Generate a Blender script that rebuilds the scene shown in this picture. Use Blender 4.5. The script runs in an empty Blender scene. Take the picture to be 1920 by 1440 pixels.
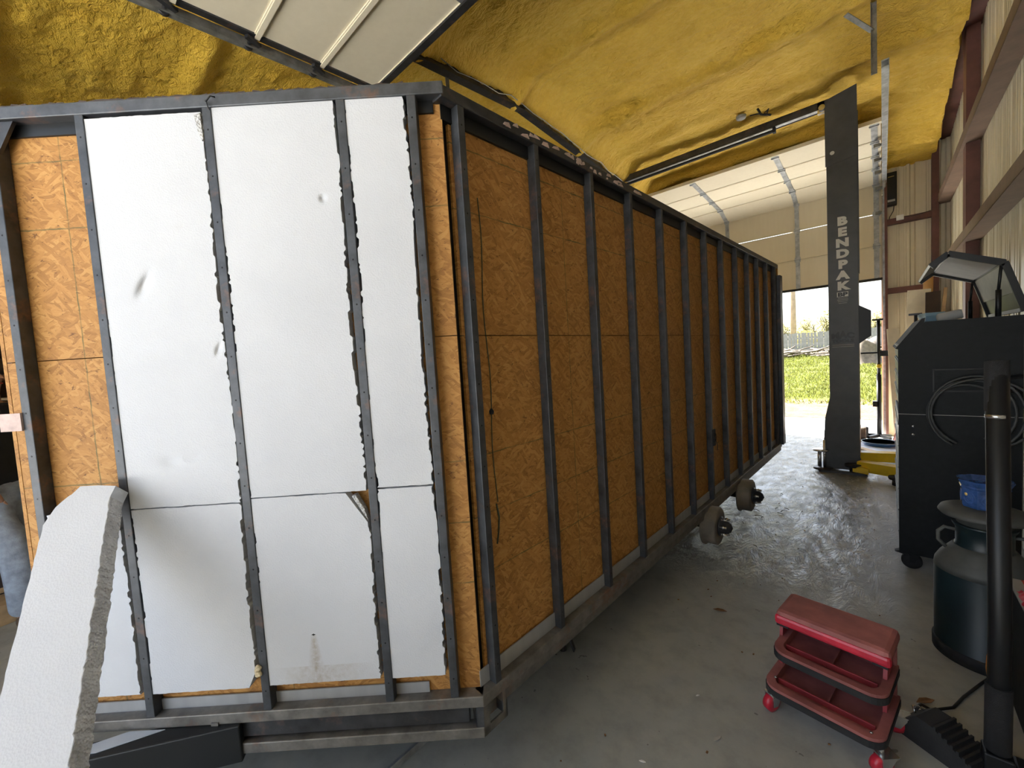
import bpy, bmesh, math, random
from mathutils import Vector, Matrix, noise
random.seed(7)
R = math.radians
sc = bpy.context.scene
COL = sc.collection

# ------------------------------------------------------------------ camera
def look_matrix(loc, yaw, pitch, roll):
    f = Vector((-math.sin(yaw)*math.cos(pitch), math.cos(yaw)*math.cos(pitch), -math.sin(pitch)))
    r = Vector((math.cos(yaw), math.sin(yaw), 0)); d = f.cross(r)
    r2 = r*math.cos(roll)+d*math.sin(roll); d2 = -r*math.sin(roll)+d*math.cos(roll)
    m = Matrix.Identity(4)
    for i in range(3):
        m[i][0] = r2[i]; m[i][1] = -d2[i]; m[i][2] = -f[i]; m[i][3] = loc[i]
    return m
cam = bpy.data.cameras.new('camera'); cam.sensor_width = 36; cam.lens = 762/1920*36
cam.clip_start = .02; cam.clip_end = 500
camo = bpy.data.objects.new('camera', cam); COL.objects.link(camo)
camo.matrix_world = look_matrix((0, 0, 1.5), R(42.49), R(3.39), R(3.57))
sc.camera = camo

# ------------------------------------------------------------------ light
SUN_AZ, SUN_EL = R(72), R(48)          # azimuth from +Y towards -X
world = bpy.data.worlds.new('sky'); sc.world = world; world.use_nodes = True
wn = world.node_tree.nodes; wl = world.node_tree.links
sky = wn.new('ShaderNodeTexSky'); sky.sky_type = 'NISHITA'; sky.sun_disc = False
sky.sun_elevation = SUN_EL; sky.sun_rotation = -SUN_AZ
sky.air_density = 1.0; sky.dust_density = 3.0; sky.ozone_density = 1.0
hsv = wn.new('ShaderNodeHueSaturation'); hsv.inputs['Saturation'].default_value = .6
wl.new(sky.outputs[0], hsv.inputs['Color']); wl.new(hsv.outputs[0], wn['Background'].inputs[0])
wn['Background'].inputs[1].default_value = .28
sl = bpy.data.lights.new('sun', 'SUN'); sl.energy = 24.0; sl.angle = R(1.2); sl.color = (1, .97, .93)
so = bpy.data.objects.new('sun', sl); COL.objects.link(so)
sdir = Vector((-math.sin(SUN_AZ)*math.cos(SUN_EL), math.cos(SUN_AZ)*math.cos(SUN_EL), math.sin(SUN_EL)))
so.rotation_euler = sdir.to_track_quat('Z', 'Y').to_euler(); so.location = sdir*40
def portal(name, loc, rot, sx, sy):
    l = bpy.data.lights.new(name, 'AREA'); l.shape = 'RECTANGLE'; l.size = sx; l.size_y = sy
    l.cycles.is_portal = True
    o = bpy.data.objects.new(name, l); COL.objects.link(o); o.location = loc; o.rotation_euler = rot
portal('front_opening_portal', (-1.55, -2.22, 1.85), (R(90), 0, R(180)), 3.2, 3.7)
portal('back_opening_portal', (-1.55, 8.47, 1.2), (R(90), 0, 0), 3.2, 2.4)
vs = sc.view_settings
vs.view_transform = 'Standard'; vs.look = 'None'; vs.gamma = 1; vs.use_curve_mapping = False
vs.exposure = 1.55

# ------------------------------------------------------------------ materials
MATS = {}
class NT:
    def __init__(s, name):
        m = bpy.data.materials.new(name); m.use_nodes = True; s.m = m
        s.n = m.node_tree.nodes; s.l = m.node_tree.links; s.b = s.n['Principled BSDF']
        MATS[name] = m
    def add(s, t, **k):
        nd = s.n.new('ShaderNode'+t)
        for a, v in k.items(): setattr(nd, a, v)
        return nd
    def put(s, sock, v):
        if isinstance(v, bpy.types.NodeSocket): s.l.new(v, sock)
        else: sock.default_value = v
    def co(s, kind='Object', scale=(1, 1, 1), rot=(0, 0, 0), loc=(0, 0, 0)):
        c = s.add('TexCoord'); mp = s.add('Mapping')
        s.l.new(c.outputs[kind], mp.inputs[0])
        mp.inputs[1].default_value = loc; mp.inputs[2].default_value = rot; mp.inputs[3].default_value = scale
        return mp.outputs[0]
    def noise(s, v, scale, detail=3, rough=.5, dist=0):
        t = s.add('TexNoise'); s.put(t.inputs['Vector'], v); t.inputs['Scale'].default_value = scale
        t.inputs['Detail'].default_value = detail; t.inputs['Roughness'].default_value = rough
        t.inputs['Distortion'].default_value = dist
        return t.outputs['Fac']
    def vor(s, v, scale, feature='F1', out='Distance', rnd=1):
        t = s.add('TexVoronoi', feature=feature); s.put(t.inputs['Vector'], v); t.inputs['Scale'].default_value = scale
        t.inputs['Randomness'].default_value = rnd
        return t.outputs[out]
    def math(s, op, a, b=0, c=0):
        t = s.add('Math', operation=op); s.put(t.inputs[0], a); s.put(t.inputs[1], b); s.put(t.inputs[2], c)
        return t.outputs[0]
    def ramp(s, f, *stops):
        t = s.add('ValToRGB'); s.put(t.inputs[0], f); e = t.color_ramp.elements
        while len(e) < len(stops): e.new(.5)
        for el, (p, c) in zip(e, stops):
            el.position = p; el.color = (*c, 1) if len(c) == 3 else c
        return t.outputs[0]
    def mix(s, f, a, b, mode='MIX'):
        t = s.add('Mix', data_type='RGBA', blend_type=mode)
        s.put(t.inputs['Factor'], f)
        for k, v in ((6, a), (7, b)):
            if isinstance(v, tuple) and len(v) == 3: v = (*v, 1)
            s.put(t.inputs[k], v)
        return t.outputs[2]
    def sep(s, v):
        t = s.add('SeparateXYZ'); s.put(t.inputs[0], v); return t.outputs
    def bump(s, h, strength=.3, dist=.01, nrm=None):
        t = s.add('Bump'); s.put(t.inputs['Height'], h); t.inputs['Strength'].default_value = strength
        t.inputs['Distance'].default_value = dist
        if nrm is not None: s.put(t.inputs['Normal'], nrm)
        s.l.new(t.outputs[0], s.b.inputs['Normal']); return t.outputs[0]
    def out(s, color=None, rough=None, metal=None, spec=None):
        if color is not None: s.put(s.b.inputs['Base Color'], (*color, 1) if isinstance(color, tuple) and len(color) == 3 else color)
        if rough is not None: s.put(s.b.inputs['Roughness'], rough)
        if metal is not None: s.put(s.b.inputs['Metallic'], metal)
        if spec is not None: s.put(s.b.inputs['Specular IOR Level'], spec)
        return s.m
def plain(name, col, rough=.5, metal=0, var=.15, scale=8, bump=0, spec=.5):
    """a paint or plastic with slight uneven tone and a little relief"""
    t = NT(name); v = t.co(); n = t.noise(v, scale, 4, .6)
    dark = tuple(c*(1-var) for c in col); lite = tuple(min(1, c*(1+var)) for c in col)
    t.out(t.ramp(n, (.3, dark), (.7, lite)), t.math('MULTIPLY_ADD', n, .16, max(.03, rough-.08)), metal, spec)
    if bump: t.bump(t.noise(v, scale*8, 3), bump, .004)
    return t.m

def osb(name):
    t = NT(name); c = t.co()
    warp = t.add('VectorMath', operation='MULTIPLY_ADD')
    nz = t.add('TexNoise'); t.put(nz.inputs['Vector'], c); nz.inputs['Scale'].default_value = 9; nz.inputs['Detail'].default_value = 2
    t.l.new(nz.outputs['Color'], warp.inputs[0]); warp.inputs[1].default_value = (.05, .0, .05); t.l.new(c, warp.inputs[2])
    def layer(ang, sx, sz, off):
        m = t.add('Mapping'); t.l.new(warp.outputs[0], m.inputs[0])
        m.vector_type = 'POINT'; m.inputs[2].default_value = (0, ang, 0); m.inputs[3].default_value = (1, 1, 1); m.inputs[1].default_value = off
        m2 = t.add('Mapping'); t.l.new(m.outputs[0], m2.inputs[0]); m2.inputs[3].default_value = (sx, .01, sz)
        col = t.vor(m2.outputs[0], 1, 'F1', 'Color'); rgb = t.sep(col); g = rgb[0]
        edge = t.vor(m2.outputs[0], 1, 'DISTANCE_TO_EDGE', 'Distance')
        fib = t.noise(m2.outputs[0], 2.5, 4, .7)
        return g, edge, fib, rgb[1]
    L1 = layer(.10, 15, 95, (0, 0, 0)); L2 = layer(-.28, 17, 105, (3, 0, 1)); L3 = layer(.55, 19, 100, (7, 0, 5)); L4 = layer(-.85, 20, 110, (1, 0, 9))
    def cmap(L):
        g = t.math('MULTIPLY_ADD', L[2], .6, t.math('MULTIPLY_ADD', L[0], .5, -.05))
        return t.ramp(g, (.1, (.17, .07, .018)), (.35, (.33, .152, .040)), (.6, (.45, .225, .062)), (.85, (.54, .305, .095)), (1.0, (.62, .385, .14)))
    s1 = t.math('GREATER_THAN', L2[3], .45); s2 = t.math('GREATER_THAN', L3[3], .62); s3 = t.math('GREATER_THAN', L4[3], .72)
    col = t.mix(s1, cmap(L1), cmap(L2)); col = t.mix(s2, col, cmap(L3)); col = t.mix(s3, col, cmap(L4))
    big = t.noise(c, 3, 3); col = t.mix(t.math('MULTIPLY', big, .5), col, (.41, .20, .055))
    ed = t.math('MINIMUM', t.math('MULTIPLY', L1[1], 6), t.math('MULTIPLY', L2[1], 7))
    crack = t.math('LESS_THAN', t.math('ADD', ed, t.math('MULTIPLY', t.noise(c, 60, 2), 1.2)), .52)
    col = t.mix(t.math('MULTIPLY', crack, .75), col, (.09, .035, .012))
    # green framing marks printed on the panel: 16, 24, 32 inches in from each long edge and one cross line
    x, y, z = t.sep(c)
    za = t.math('ABSOLUTE', z)
    wob = t.math('MULTIPLY_ADD', t.noise(c, 30, 2), .006, -.003)
    ln = None
    for p in (.406, .61, .813):
        q = t.math('LESS_THAN', t.math('ABSOLUTE', t.math('ADD', t.math('SUBTRACT', za, p), wob)), .0022)
        ln = q if ln is None else t.math('MAXIMUM', ln, q)
    q = t.math('LESS_THAN', t.math('ABSOLUTE', t.math('ADD', t.math('SUBTRACT', t.math('ABSOLUTE', x), .632), wob)), .002)
    ln = t.math('MAXIMUM', ln, q); q = t.math('LESS_THAN', t.math('ABSOLUTE', t.math('ADD', t.math('ADD', x, 1.19), wob)), .002)
    ln = t.math('MAXIMUM', ln, q)
    ln = t.math('MULTIPLY', ln, t.math('MULTIPLY_ADD', t.noise(c, 18, 2), 1.3, -.15))
    col = t.mix(ln, col, (.045, .075, .03))
    t.out(col, .62, 0, .3)
    t.bump(t.math('ADD', t.math('MULTIPLY', L1[0], .5), t.math('MULTIPLY', L2[2], .8)), .35, .004)
    return t.m
osb('osb')

DENTS = [(-.948, 1.798, .014, .034, .55, .9), (-.379, 2.025, .010, .010, 0, .5), (-.741, 1.589, .008, .018, .4, .5), (-.927, 1.249, .035, .02, .3, .35), (-.86, 1.255, .03, .012, -.2, .2)]
t = NT('eps'); c = t.co(); x, y, z = t.sep(c)
bead = t.vor(c, 190, 'F1', 'Distance')
colr = t.ramp(t.noise(c, 2.2, 5, .6), (.3, (.53, .545, .575)), (.7, (.59, .605, .635)))
scuff = t.ramp(t.noise(c, 9, 5, .65), (.66, (0, 0, 0)), (.76, (1, 1, 1)))
colr = t.mix(t.math('MULTIPLY', scuff, .25), colr, (.50, .49, .48))
colr = t.mix(t.math('MULTIPLY', t.math('LESS_THAN', bead, .12), .12), colr, (.5, .52, .55))
dent = None
for (dx, dz, rx, rz, an, am) in DENTS:       # finger dents and gouges in the boards
    u = t.math('SUBTRACT', x, dx); w = t.math('SUBTRACT', z, dz)
    u2 = t.math('SUBTRACT', t.math('MULTIPLY', u, math.cos(an)), t.math('MULTIPLY', w, math.sin(an)))
    w2 = t.math('ADD', t.math('MULTIPLY', u, math.sin(an)), t.math('MULTIPLY', w, math.cos(an)))
    q = t.math('ADD', t.math('POWER', t.math('DIVIDE', u2, rx), 2), t.math('POWER', t.math('DIVIDE', w2, rz), 2))
    g = t.math('MULTIPLY', t.math('POWER', 2.718, t.math('MULTIPLY', q, -1)), am)
    dent = g if dent is None else t.math('MAXIMUM', dent, g)
px, pz = -.532, .654                          # brown drip low on the middle board
dz = t.math('SUBTRACT', pz, z)
inx = t.math('SUBTRACT', 1, t.math('DIVIDE', t.math('ABSOLUTE', t.math('SUBTRACT', x, px)), t.math('MULTIPLY_ADD', dz, .17, .010)))
inx = t.math('MULTIPLY', t.math('MAXIMUM', inx, 0), t.math('GREATER_THAN', dz, 0))
foot = t.math('MULTIPLY', t.math('GREATER_THAN', dz, .105), t.math('SUBTRACT', .6, t.math('MULTIPLY', t.math('ABSOLUTE', t.math('SUBTRACT', x, px+.02)), 3.4)))
m = t.math('MULTIPLY', t.math('MAXIMUM', inx, t.math('MAXIMUM', foot, 0)), t.math('MULTIPLY_ADD', t.noise(c, 70, 4, .7), 2.2, -.55))
colr = t.mix(t.math('MINIMUM', t.math('MAXIMUM', m, 0), .75), colr, (.33, .27, .2))
hole = t.math('LESS_THAN', t.math('ADD', t.math('ABSOLUTE', t.math('SUBTRACT', x, px)), t.math('MULTIPLY', t.math('ABSOLUTE', t.math('SUBTRACT', z, pz)), 2)), .007)
colr = t.mix(hole, colr, (.03, .03, .03))
t.out(colr, .75, 0, .25)
b1 = t.bump(bead, .3, .002); b2 = t.bump(t.noise(c, 5, 4), .2, .02, b1); t.bump(t.math('MULTIPLY', dent, -1), .9, .02, b2)
t = NT('eps_edge'); c = t.co(); bead = t.vor(c, 150, 'F1', 'Distance')
t.out(t.ramp(t.noise(c, 25, 4), (.3, (.42, .42, .42)), (.7, (.62, .62, .62))), .85, 0, .2); t.bump(bead, .9, .006)

def steel(name, base, rust, hole=True, holey=.5, rough=.45, pitch=.136):
    t = NT(name); c = t.co(); x, y, z = t.sep(c)
    n1 = t.noise(c, 14, 5, .65); n2 = t.noise(t.co(loc=(3, 1, 7)), 6, 5, .7)
    colr = t.ramp(n1, (.3, tuple(b*.55 for b in base)), (.55, base), (.8, tuple(b*1.5 for b in base)))
    rmask = t.ramp(n2, (.56, (0, 0, 0)), (.68, (1, 1, 1)))
    colr = t.mix(t.math('MULTIPLY', rmask, rust), colr, (.17, .075, .035))
    if hole:   # small screw holes along the tube's centre line
        zz = t.math('SUBTRACT', t.math('FRACT', t.math('DIVIDE', z, pitch)), .5)
        d = t.math('ADD', t.math('POWER', t.math('MULTIPLY', zz, pitch), 2), t.math('POWER', x, 2))
        colr = t.mix(t.math('LESS_THAN', d, .0000075), colr, (.004, .004, .004))
    t.out(colr, t.math('MULTIPLY_ADD', n1, .3, rough-.15), t.math('SUBTRACT', .55, t.math('MULTIPLY', rmask, .5)), .5)
    t.bump(n1, .15, .002)
    return t.m
steel('tube_steel', (.07, .075, .083), .65, rough=.5)
steel('rail_steel', (.085, .09, .099), .6, hole=False)
steel('rusty_rail', (.2, .19, .175), .8, hole=False, rough=.5)
steel('dark_steel', (.055, .056, .06), .45, hole=False)
steel('galvanised', (.45, .47, .48), .05, hole=False, rough=.4)
steel('track_steel', (.26, .26, .24), .1, hole=False, rough=.45)

t = NT('spray_foam'); c = t.co('Object')
n1 = t.noise(c, 2.0, 4, .6); n2 = t.noise(c, 22, 4, .6); n3 = t.noise(t.co(scale=(1, 2.2, 1)), 9, 4, .6, .6)
colr = t.ramp(t.math('MULTIPLY_ADD', n1, .6, t.math('MULTIPLY', n2, .4)), (.3, (.76, .46, .045)), (.55, (.88, .575, .075)), (.75, (.93, .66, .13)))
t.out(colr, .55, 0, .4); b1 = t.bump(n3, .8, .07); t.bump(t.noise(c, 42, 4, .65), .8, .02, b1)

t = NT('concrete'); c = t.co('Object')
n1 = t.noise(c, 1.3, 6, .65); n2 = t.noise(c, 9, 5, .65); n3 = t.noise(c, 60, 3)
colr = t.ramp(n1, (.3, (.30, .315, .30)), (.5, (.375, .385, .36)), (.72, (.44, .43, .37)))
colr = t.mix(t.math('MULTIPLY', t.ramp(n2, (.45, (0, 0, 0)), (.75, (1, 1, 1))), .35), colr, (.12, .12, .11))
spot = t.math('GREATER_THAN', t.noise(t.co(loc=(2, 2, 2)), 14, 3, .6), .70)
colr = t.mix(t.math('MULTIPLY', spot, .6), colr, (.05, .05, .048))
x, y, z = t.sep(c)
# damp, crinkled sealer towards the back door
def sstep(v, a, b):
    m = t.add('MapRange', interpolation_type='SMOOTHSTEP'); t.put(m.inputs['Value'], v); m.inputs['From Min'].default_value = a; m.inputs['From Max'].default_value = b
    return m.outputs['Result']
wet = t.math('MULTIPLY', sstep(t.math('ADD', y, t.math('MULTIPLY', n1, 1.6)), 3.0, 4.4), t.math('SUBTRACT', 1, t.math('MULTIPLY', sstep(x, -.35, .2), .75)))
wrk = t.noise(t.co(scale=(3.2, 1.2, 1)), 3.0, 6, .72, 1.4)
wet2 = t.math('MULTIPLY', wet, t.ramp(wrk, (.32, (.15, .15, .15)), (.5, (1, 1, 1))))
colr = t.mix(t.math('MULTIPLY', wet2, .35), colr, (.09, .09, .085))
t.out(colr, t.math('MULTIPLY_ADD', wet2, -.30, t.math('MULTIPLY_ADD', n2, .18, .38)), 0, .5)
crk = t.noise(t.co(scale=(2.0, .8, 1)), 5, 5, .75, 1.8)
b1 = t.bump(t.math('MULTIPLY', t.math('MULTIPLY', crk, wet), 1), .5, .035)
t.bump(n3, .12, .004, b1)

t = NT('outdoor_concrete'); c = t.co(); n = t.noise(c, 3, 6, .7)
t.out(t.ramp(n, (.3, (.55, .55, .53)), (.7, (.69, .69, .67))), .85, 0, .3); t.bump(t.noise(c, 40, 3), .2, .01)
t = NT('soil'); c = t.co(); n = t.noise(c, 2.5, 6, .7)
t.out(t.ramp(n, (.35, (.07, .05, .032)), (.6, (.12, .09, .055)), (.75, (.08, .09, .03))), .95, 0, .1); t.bump(t.noise(c, 12, 5, .7), .8, .06)
t = NT('turf'); c = t.co(); n = t.noise(c, 1.6, 6, .7)
t.out(t.ramp(n, (.35, (.06, .05, .022)), (.5, (.06, .075, .016)), (.75, (.09, .11, .022))), .95, 0, .1); t.bump(t.noise(c, 16, 5, .7), .8, .06)
def leafmat(name, a, b, trans=.5):
    t = NT(name); n = t.noise(t.co(), 1.1, 4, .7); col = t.ramp(n, (.35, a), (.65, b)); t.out(col, .7, 0, .2)
    tr = t.add('BsdfTranslucent'); t.l.new(col, tr.inputs[0]); mx = t.add('MixShader'); mx.inputs[0].default_value = trans
    t.l.new(t.b.outputs[0], mx.inputs[1]); t.l.new(tr.outputs[0], mx.inputs[2]); t.l.new(mx.outputs[0], t.n['Material Output'].inputs[0])
leafmat('grass_blade', (.075, .08, .016), (.125, .14, .026))
leafmat('tree_leaf', (.16, .16, .07), (.34, .30, .13))
leafmat('yellow_leaf', (.45, .36, .06), (.6, .5, .1))

def sheetmetal(name, a, b, rough=.42, metal=0):
    t = NT(name); c = t.co(); n = t.noise(c, 3, 5, .6); st = t.noise(t.co(scale=(6, 6, .5)), 4, 4)
    t.out(t.ramp(t.math('MULTIPLY_ADD', st, .5, t.math('MULTIPLY', n, .5)), (.3, a), (.7, b)), rough, metal, .5); t.bump(n, .05, .01)
sheetmetal('wall_sheet', (.64, .57, .41), (.77, .70, .53), .38)
sheetmetal('door_skin', (.76, .68, .51), (.82, .745, .57), .5)
sheetmetal('flashing', (.30, .31, .32), (.42, .43, .44), .35, .3)
plain('red_oxide', (.13, .05, .04), .55, 0, .3, 6)
plain('brown_girt', (.20, .13, .095), .55, 0, .25, 6)
plain('lift_paint', (.062, .067, .072), .42, 0, .25, 5)
plain('black_paint', (.009, .010, .011), .42, 0, .2, 5, 0, .35)
plain('black_satin', (.010, .012, .013), .6, 0, .25, 30, .15, .25)
plain('black_rubber', (.018, .018, .019), .75, 0, .3, 20, .2)
plain('cable_grey', (.05, .052, .052), .6, 0, .2, 20)
plain('foam_sleeve', (.014, .014, .015), .9, 0, .3, 60, .5)
plain('letter_white', (.72, .72, .68), .5, 0, .06, 8)
plain('letter_black', (.006, .006, .007), .4, 0, .1, 8)
plain('yellow_paint', (.72, .50, .02), .4, 0, .2, 6)
plain('grey_lining', (.36, .355, .33), .6, 0, .12, 10)
plain('red_vinyl', (.50, .022, .045), .32, 0, .3, 9, .15)
plain('red_plastic', (.30, .035, .045), .5, 0, .35, 7, .1)
plain('dusty_red', (.30, .10, .092), .7, 0, .4, 6, .1)
plain('red_paint', (.48, .05, .035), .45, 0, .3, 8)
plain('chrome', (.6, .6, .6), .25, .9, .1, 10)
plain('can_green', (.007, .018, .022), .42, 0, .35, 5, .08)
plain('can_grey', (.075, .078, .072), .6, 0, .35, 6, .1)
plain('blue_glaze', (.035, .085, .24), .16, 0, .35, 30)
plain('gold_glow', (.75, .52, .16), .3, 0, .1, 8)
plain('drum_metal', (.21, .185, .15), .6, .2, .35, 8, .15)
plain('cardboard', (.55, .33, .14), .8, 0, .15, 5)
plain('plywood', (.52, .40, .25), .7, 0, .2, 4)
plain('raw_timber', (.42, .29, .16), .75, 0, .3, 9, .2)
plain('dark_timber', (.045, .027, .02), .75, 0, .3, 9, .2)
plain('old_fence', (.25, .24, .22), .85, 0, .3, 4, .2)
plain('pole_wood', (.42, .30, .2), .85, 0, .25, 3, .2)
plain('bark', (.13, .105, .08), .9, 0, .35, 8, .5)
plain('cream_trim', (.68, .55, .40), .6, 0, .1, 5)
plain('denim', (.27, .32, .40), .85, 0, .3, 18, .3)
plain('jacket', (.014, .016, .018), .85, 0, .3, 18, .2)
plain('skin', (.45, .26, .18), .55, 0, .12, 12)
plain('hair', (.05, .035, .025), .7, 0, .3, 40, .3)
plain('boot', (.10, .065, .04), .7, 0, .3, 12, .2)
plain('pale_blue', (.30, .48, .62), .5, 0, .1, 8)
plain('pan_blue', (.04, .12, .30), .4, 0, .2, 8)
plain('white_plastic', (.75, .75, .73), .5, 0, .05, 8)
plain('orange_handle', (.62, .24, .05), .4, 0, .25, 12)
plain('pink_tag', (.55, .42, .38), .75, 0, .2, 30)
plain('dead_leaf', (.22, .11, .04), .8, 0, .4, 30, .2)
plain('navy_cloth', (.035, .03, .12), .85, 0, .3, 25, .3)
plain('clear_sheet', (.74, .68, .52), .25, 0, .1, 5)
plain('wasp_nest', (.62, .52, .34), .85, 0, .25, 60, .4)
plain('wire_green', (.04, .06, .035), .5, 0, .2, 10)
plain('galv_sheet', (.52, .57, .64), .35, .25, .12, 4)
t = NT('printed_cloth'); c = t.co(); n = t.noise(c, 26, 3, .6, 1.2)
t.out(t.ramp(n, (.40, (.10, .09, .10)), (.46, (.62, .36, .28)), (.6, (.70, .48, .38))), .8, 0, .3)

# ------------------------------------------------------------------ mesh building
def link(o, parent=None):
    COL.objects.link(o)
    if parent is not None: o.parent = parent
    return o
class MB:
    def __init__(s): s.v = []; s.f = []; s.sm = []
    def add(s, vs, fs, M=None, smooth=False):
        b = len(s.v)
        for p in vs:
            p = Vector(p)
            s.v.append(tuple(M @ p) if M is not None else tuple(p))
        for f in fs: s.f.append(tuple(i+b for i in f)); s.sm.append(smooth)
        return s
    def box(s, a, b, bev=0, M=None):
        if bev <= 0:
            vs = [(x, y, z) for z in (a[2], b[2]) for y in (a[1], b[1]) for x in (a[0], b[0])]
            return s.add(vs, [(0, 2, 3, 1), (4, 5, 7, 6), (0, 1, 5, 4), (2, 6, 7, 3), (0, 4, 6, 2), (1, 3, 7, 5)], M)
        bm = bmesh.new(); bmesh.ops.create_cube(bm, size=1)
        for v in bm.verts: v.co = Vector([(a[i]+b[i])/2+v.co[i]*(b[i]-a[i]) for i in range(3)])
        bmesh.ops.bevel(bm, geom=bm.edges[:], offset=bev, segments=2, affect='EDGES', profile=.5)
        bm.verts.index_update()
        s.add([v.co[:] for v in bm.verts], [[v.index for v in f.verts] for f in bm.faces], M); bm.free(); return s
    def bar(s, p, q, w, h, up=(0, 0, 1), bev=0):
        p, q = Vector(p), Vector(q); d = (q-p); L = d.length; d.normalize()
        u = Vector(up); r = d.cross(u)
        if r.length < 1e-4: u = Vector((1, 0, 0)); r = d.cross(u)
        r.normalize(); u = r.cross(d)
        M = Matrix(((r[0], d[0], u[0], p[0]), (r[1], d[1], u[1], p[1]), (r[2], d[2], u[2], p[2]), (0, 0, 0, 1)))
        return s.box((-w/2, 0, -h/2), (w/2, L, h/2), bev, M)
    def prism(s, poly, y0, y1, M=None):
        """poly in (x, z), extruded along y"""
        n = len(poly); a = sum(poly[i][0]*poly[(i+1) % n][1]-poly[(i+1) % n][0]*poly[i][1] for i in range(n))
        if a < 0: poly = poly[::-1]
        vs = [(x, y0, z) for x, z in poly]+[(x, y1, z) for x, z in poly]
        fs = [tuple(range(n)), tuple(range(2*n-1, n-1, -1))]+[(i, n+i, n+(i+1) % n, (i+1) % n) for i in range(n)]
        return s.add(vs, fs, M)
    def plate(s, poly, z0, z1, M=None):
        """poly in (x, y), extruded along z"""
        n = len(poly); a = sum(poly[i][0]*poly[(i+1) % n][1]-poly[(i+1) % n][0]*poly[i][1] for i in range(n))
        if a < 0: poly = poly[::-1]
        vs = [(x, y, z0) for x, y in poly]+[(x, y, z1) for x, y in poly]
        fs = [tuple(range(n-1, -1, -1)), tuple(range(n, 2*n))]+[(i, (i+1) % n, n+(i+1) % n, n+i) for i in range(n)]
        return s.add(vs, fs, M)
    def tube(s, path, r, n=10, closed=False):
        P = [Vector(p) for p in path]; rs = r if isinstance(r, (list, tuple)) else [r]*len(P)
        vs = []; fs = []; prev = None
        for i, p in enumerate(P):
            d = (P[min(i+1, len(P)-1)]-P[max(i-1, 0)])
            if closed: d = P[(i+1) % len(P)]-P[i-1]
            d.normalize()
            if prev is None: u = d.orthogonal().normalized()
            else:
                u = prev-d*prev.dot(d); u.normalize()
            prev = u; w = d.cross(u)
            for k in range(n):
                a = 2*math.pi*k/n; vs.append(p+(u*math.cos(a)+w*math.sin(a))*rs[i])
        m = len(P); rng = m if closed else m-1
        for i in range(rng):
            for k in range(n):
                a, b = i*n, ((i+1) % m)*n
                fs.append((a+k, a+(k+1) % n, b+(k+1) % n, b+k))
        s.add(vs, fs, None, True)
        if not closed:
            b = len(s.v)-len(vs); s.f.append(tuple(b+k for k in range(n-1, -1, -1))); s.sm.append(False)
            s.f.append(tuple(b+(m-1)*n+k for k in range(n))); s.sm.append(False)
        return s
    def cyl(s, p, q, r, n=24): return s.tube([p, q], r, n)
    def lathe(s, prof, c=(0, 0, 0), n=40, M=None):
        vs = []; fs = []; m = len(prof)
        for r, z in prof:
            for k in range(n):
                a = 2*math.pi*k/n; vs.append((c[0]+r*math.cos(a), c[1]+r*math.sin(a), c[2]+z))
        for i in range(m-1):
            for k in range(n): fs.append((i*n+k, i*n+(k+1) % n, (i+1)*n+(k+1) % n, (i+1)*n+k))
        s.add(vs, fs, M, True)
        b = len(s.v)-len(vs)
        if prof[0][0] > 1e-6: s.f.append(tuple(b+k for k in range(n-1, -1, -1))); s.sm.append(False)
        if prof[-1][0] > 1e-6: s.f.append(tuple(b+(m-1)*n+k for k in range(n))); s.sm.append(False)
        return s
    def mesh(s, name, mat):
        me = bpy.data.meshes.new(name); me.from_pydata(s.v, [], s.f); me.validate(); me.update()
        if len(me.polygons) == len(s.sm): me.polygons.foreach_set('use_smooth', s.sm)
        me.materials.append(MATS[mat]); return me
    def build(s, name, mat, parent=None, loc=(0, 0, 0), rz=0, rot=None):
        o = bpy.data.objects.new(name, s.mesh(name, mat)); link(o, parent); o.location = loc
        o.rotation_euler = rot if rot is not None else (0, 0, rz); return o
def inst(name, me, parent=None, loc=(0, 0, 0), rz=0, rot=None, scale=None):
    o = bpy.data.objects.new(name, me); link(o, parent); o.location = loc
    o.rotation_euler = rot if rot is not None else (0, 0, rz)
    if scale: o.scale = scale
    return o
def tag(o, label, cat, group=None, kind=None):
    o['label'] = label; o['category'] = cat
    if group: o['group'] = group
    if kind: o['kind'] = kind
    return o
def thing(name, label, cat, loc=(0, 0, 0), rz=0, group=None):
    o = bpy.data.objects.new(name, None); link(o); o.location = loc; o.rotation_euler = (0, 0, rz); o.empty_display_size = .1
    return tag(o, label, cat, group)
def struct(o, label=None, cat=None):
    o['kind'] = 'structure'
    if label: o['label'] = label
    if cat: o['category'] = cat
    return o
def sempty(name, label, cat, loc=(0, 0, 0)):
    o = bpy.data.objects.new(name, None); link(o); o.location = loc; o.empty_display_size = .1
    return struct(o, label, cat)
def rrect(x0, y0, x1, y1, r, n=5, corners=(1, 1, 1, 1)):
    """rounded rectangle, corners in order (x0y0, x1y0, x1y1, x0y1)"""
    pts = []
    for k, (cx, cy, a0) in enumerate(((x0, y0, 180), (x1, y0, 270), (x1, y1, 0), (x0, y1, 90))):
        rr = r if corners[k] else 0
        ccx = cx+(rr if cx == x0 else -rr); ccy = cy+(rr if cy == y0 else -rr)
        if rr == 0: pts.append((cx, cy)); continue
        for i in range(n+1):
            a = R(a0+90*i/n); pts.append((ccx+rr*math.cos(a), ccy+rr*math.sin(a)))
    return pts

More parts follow.
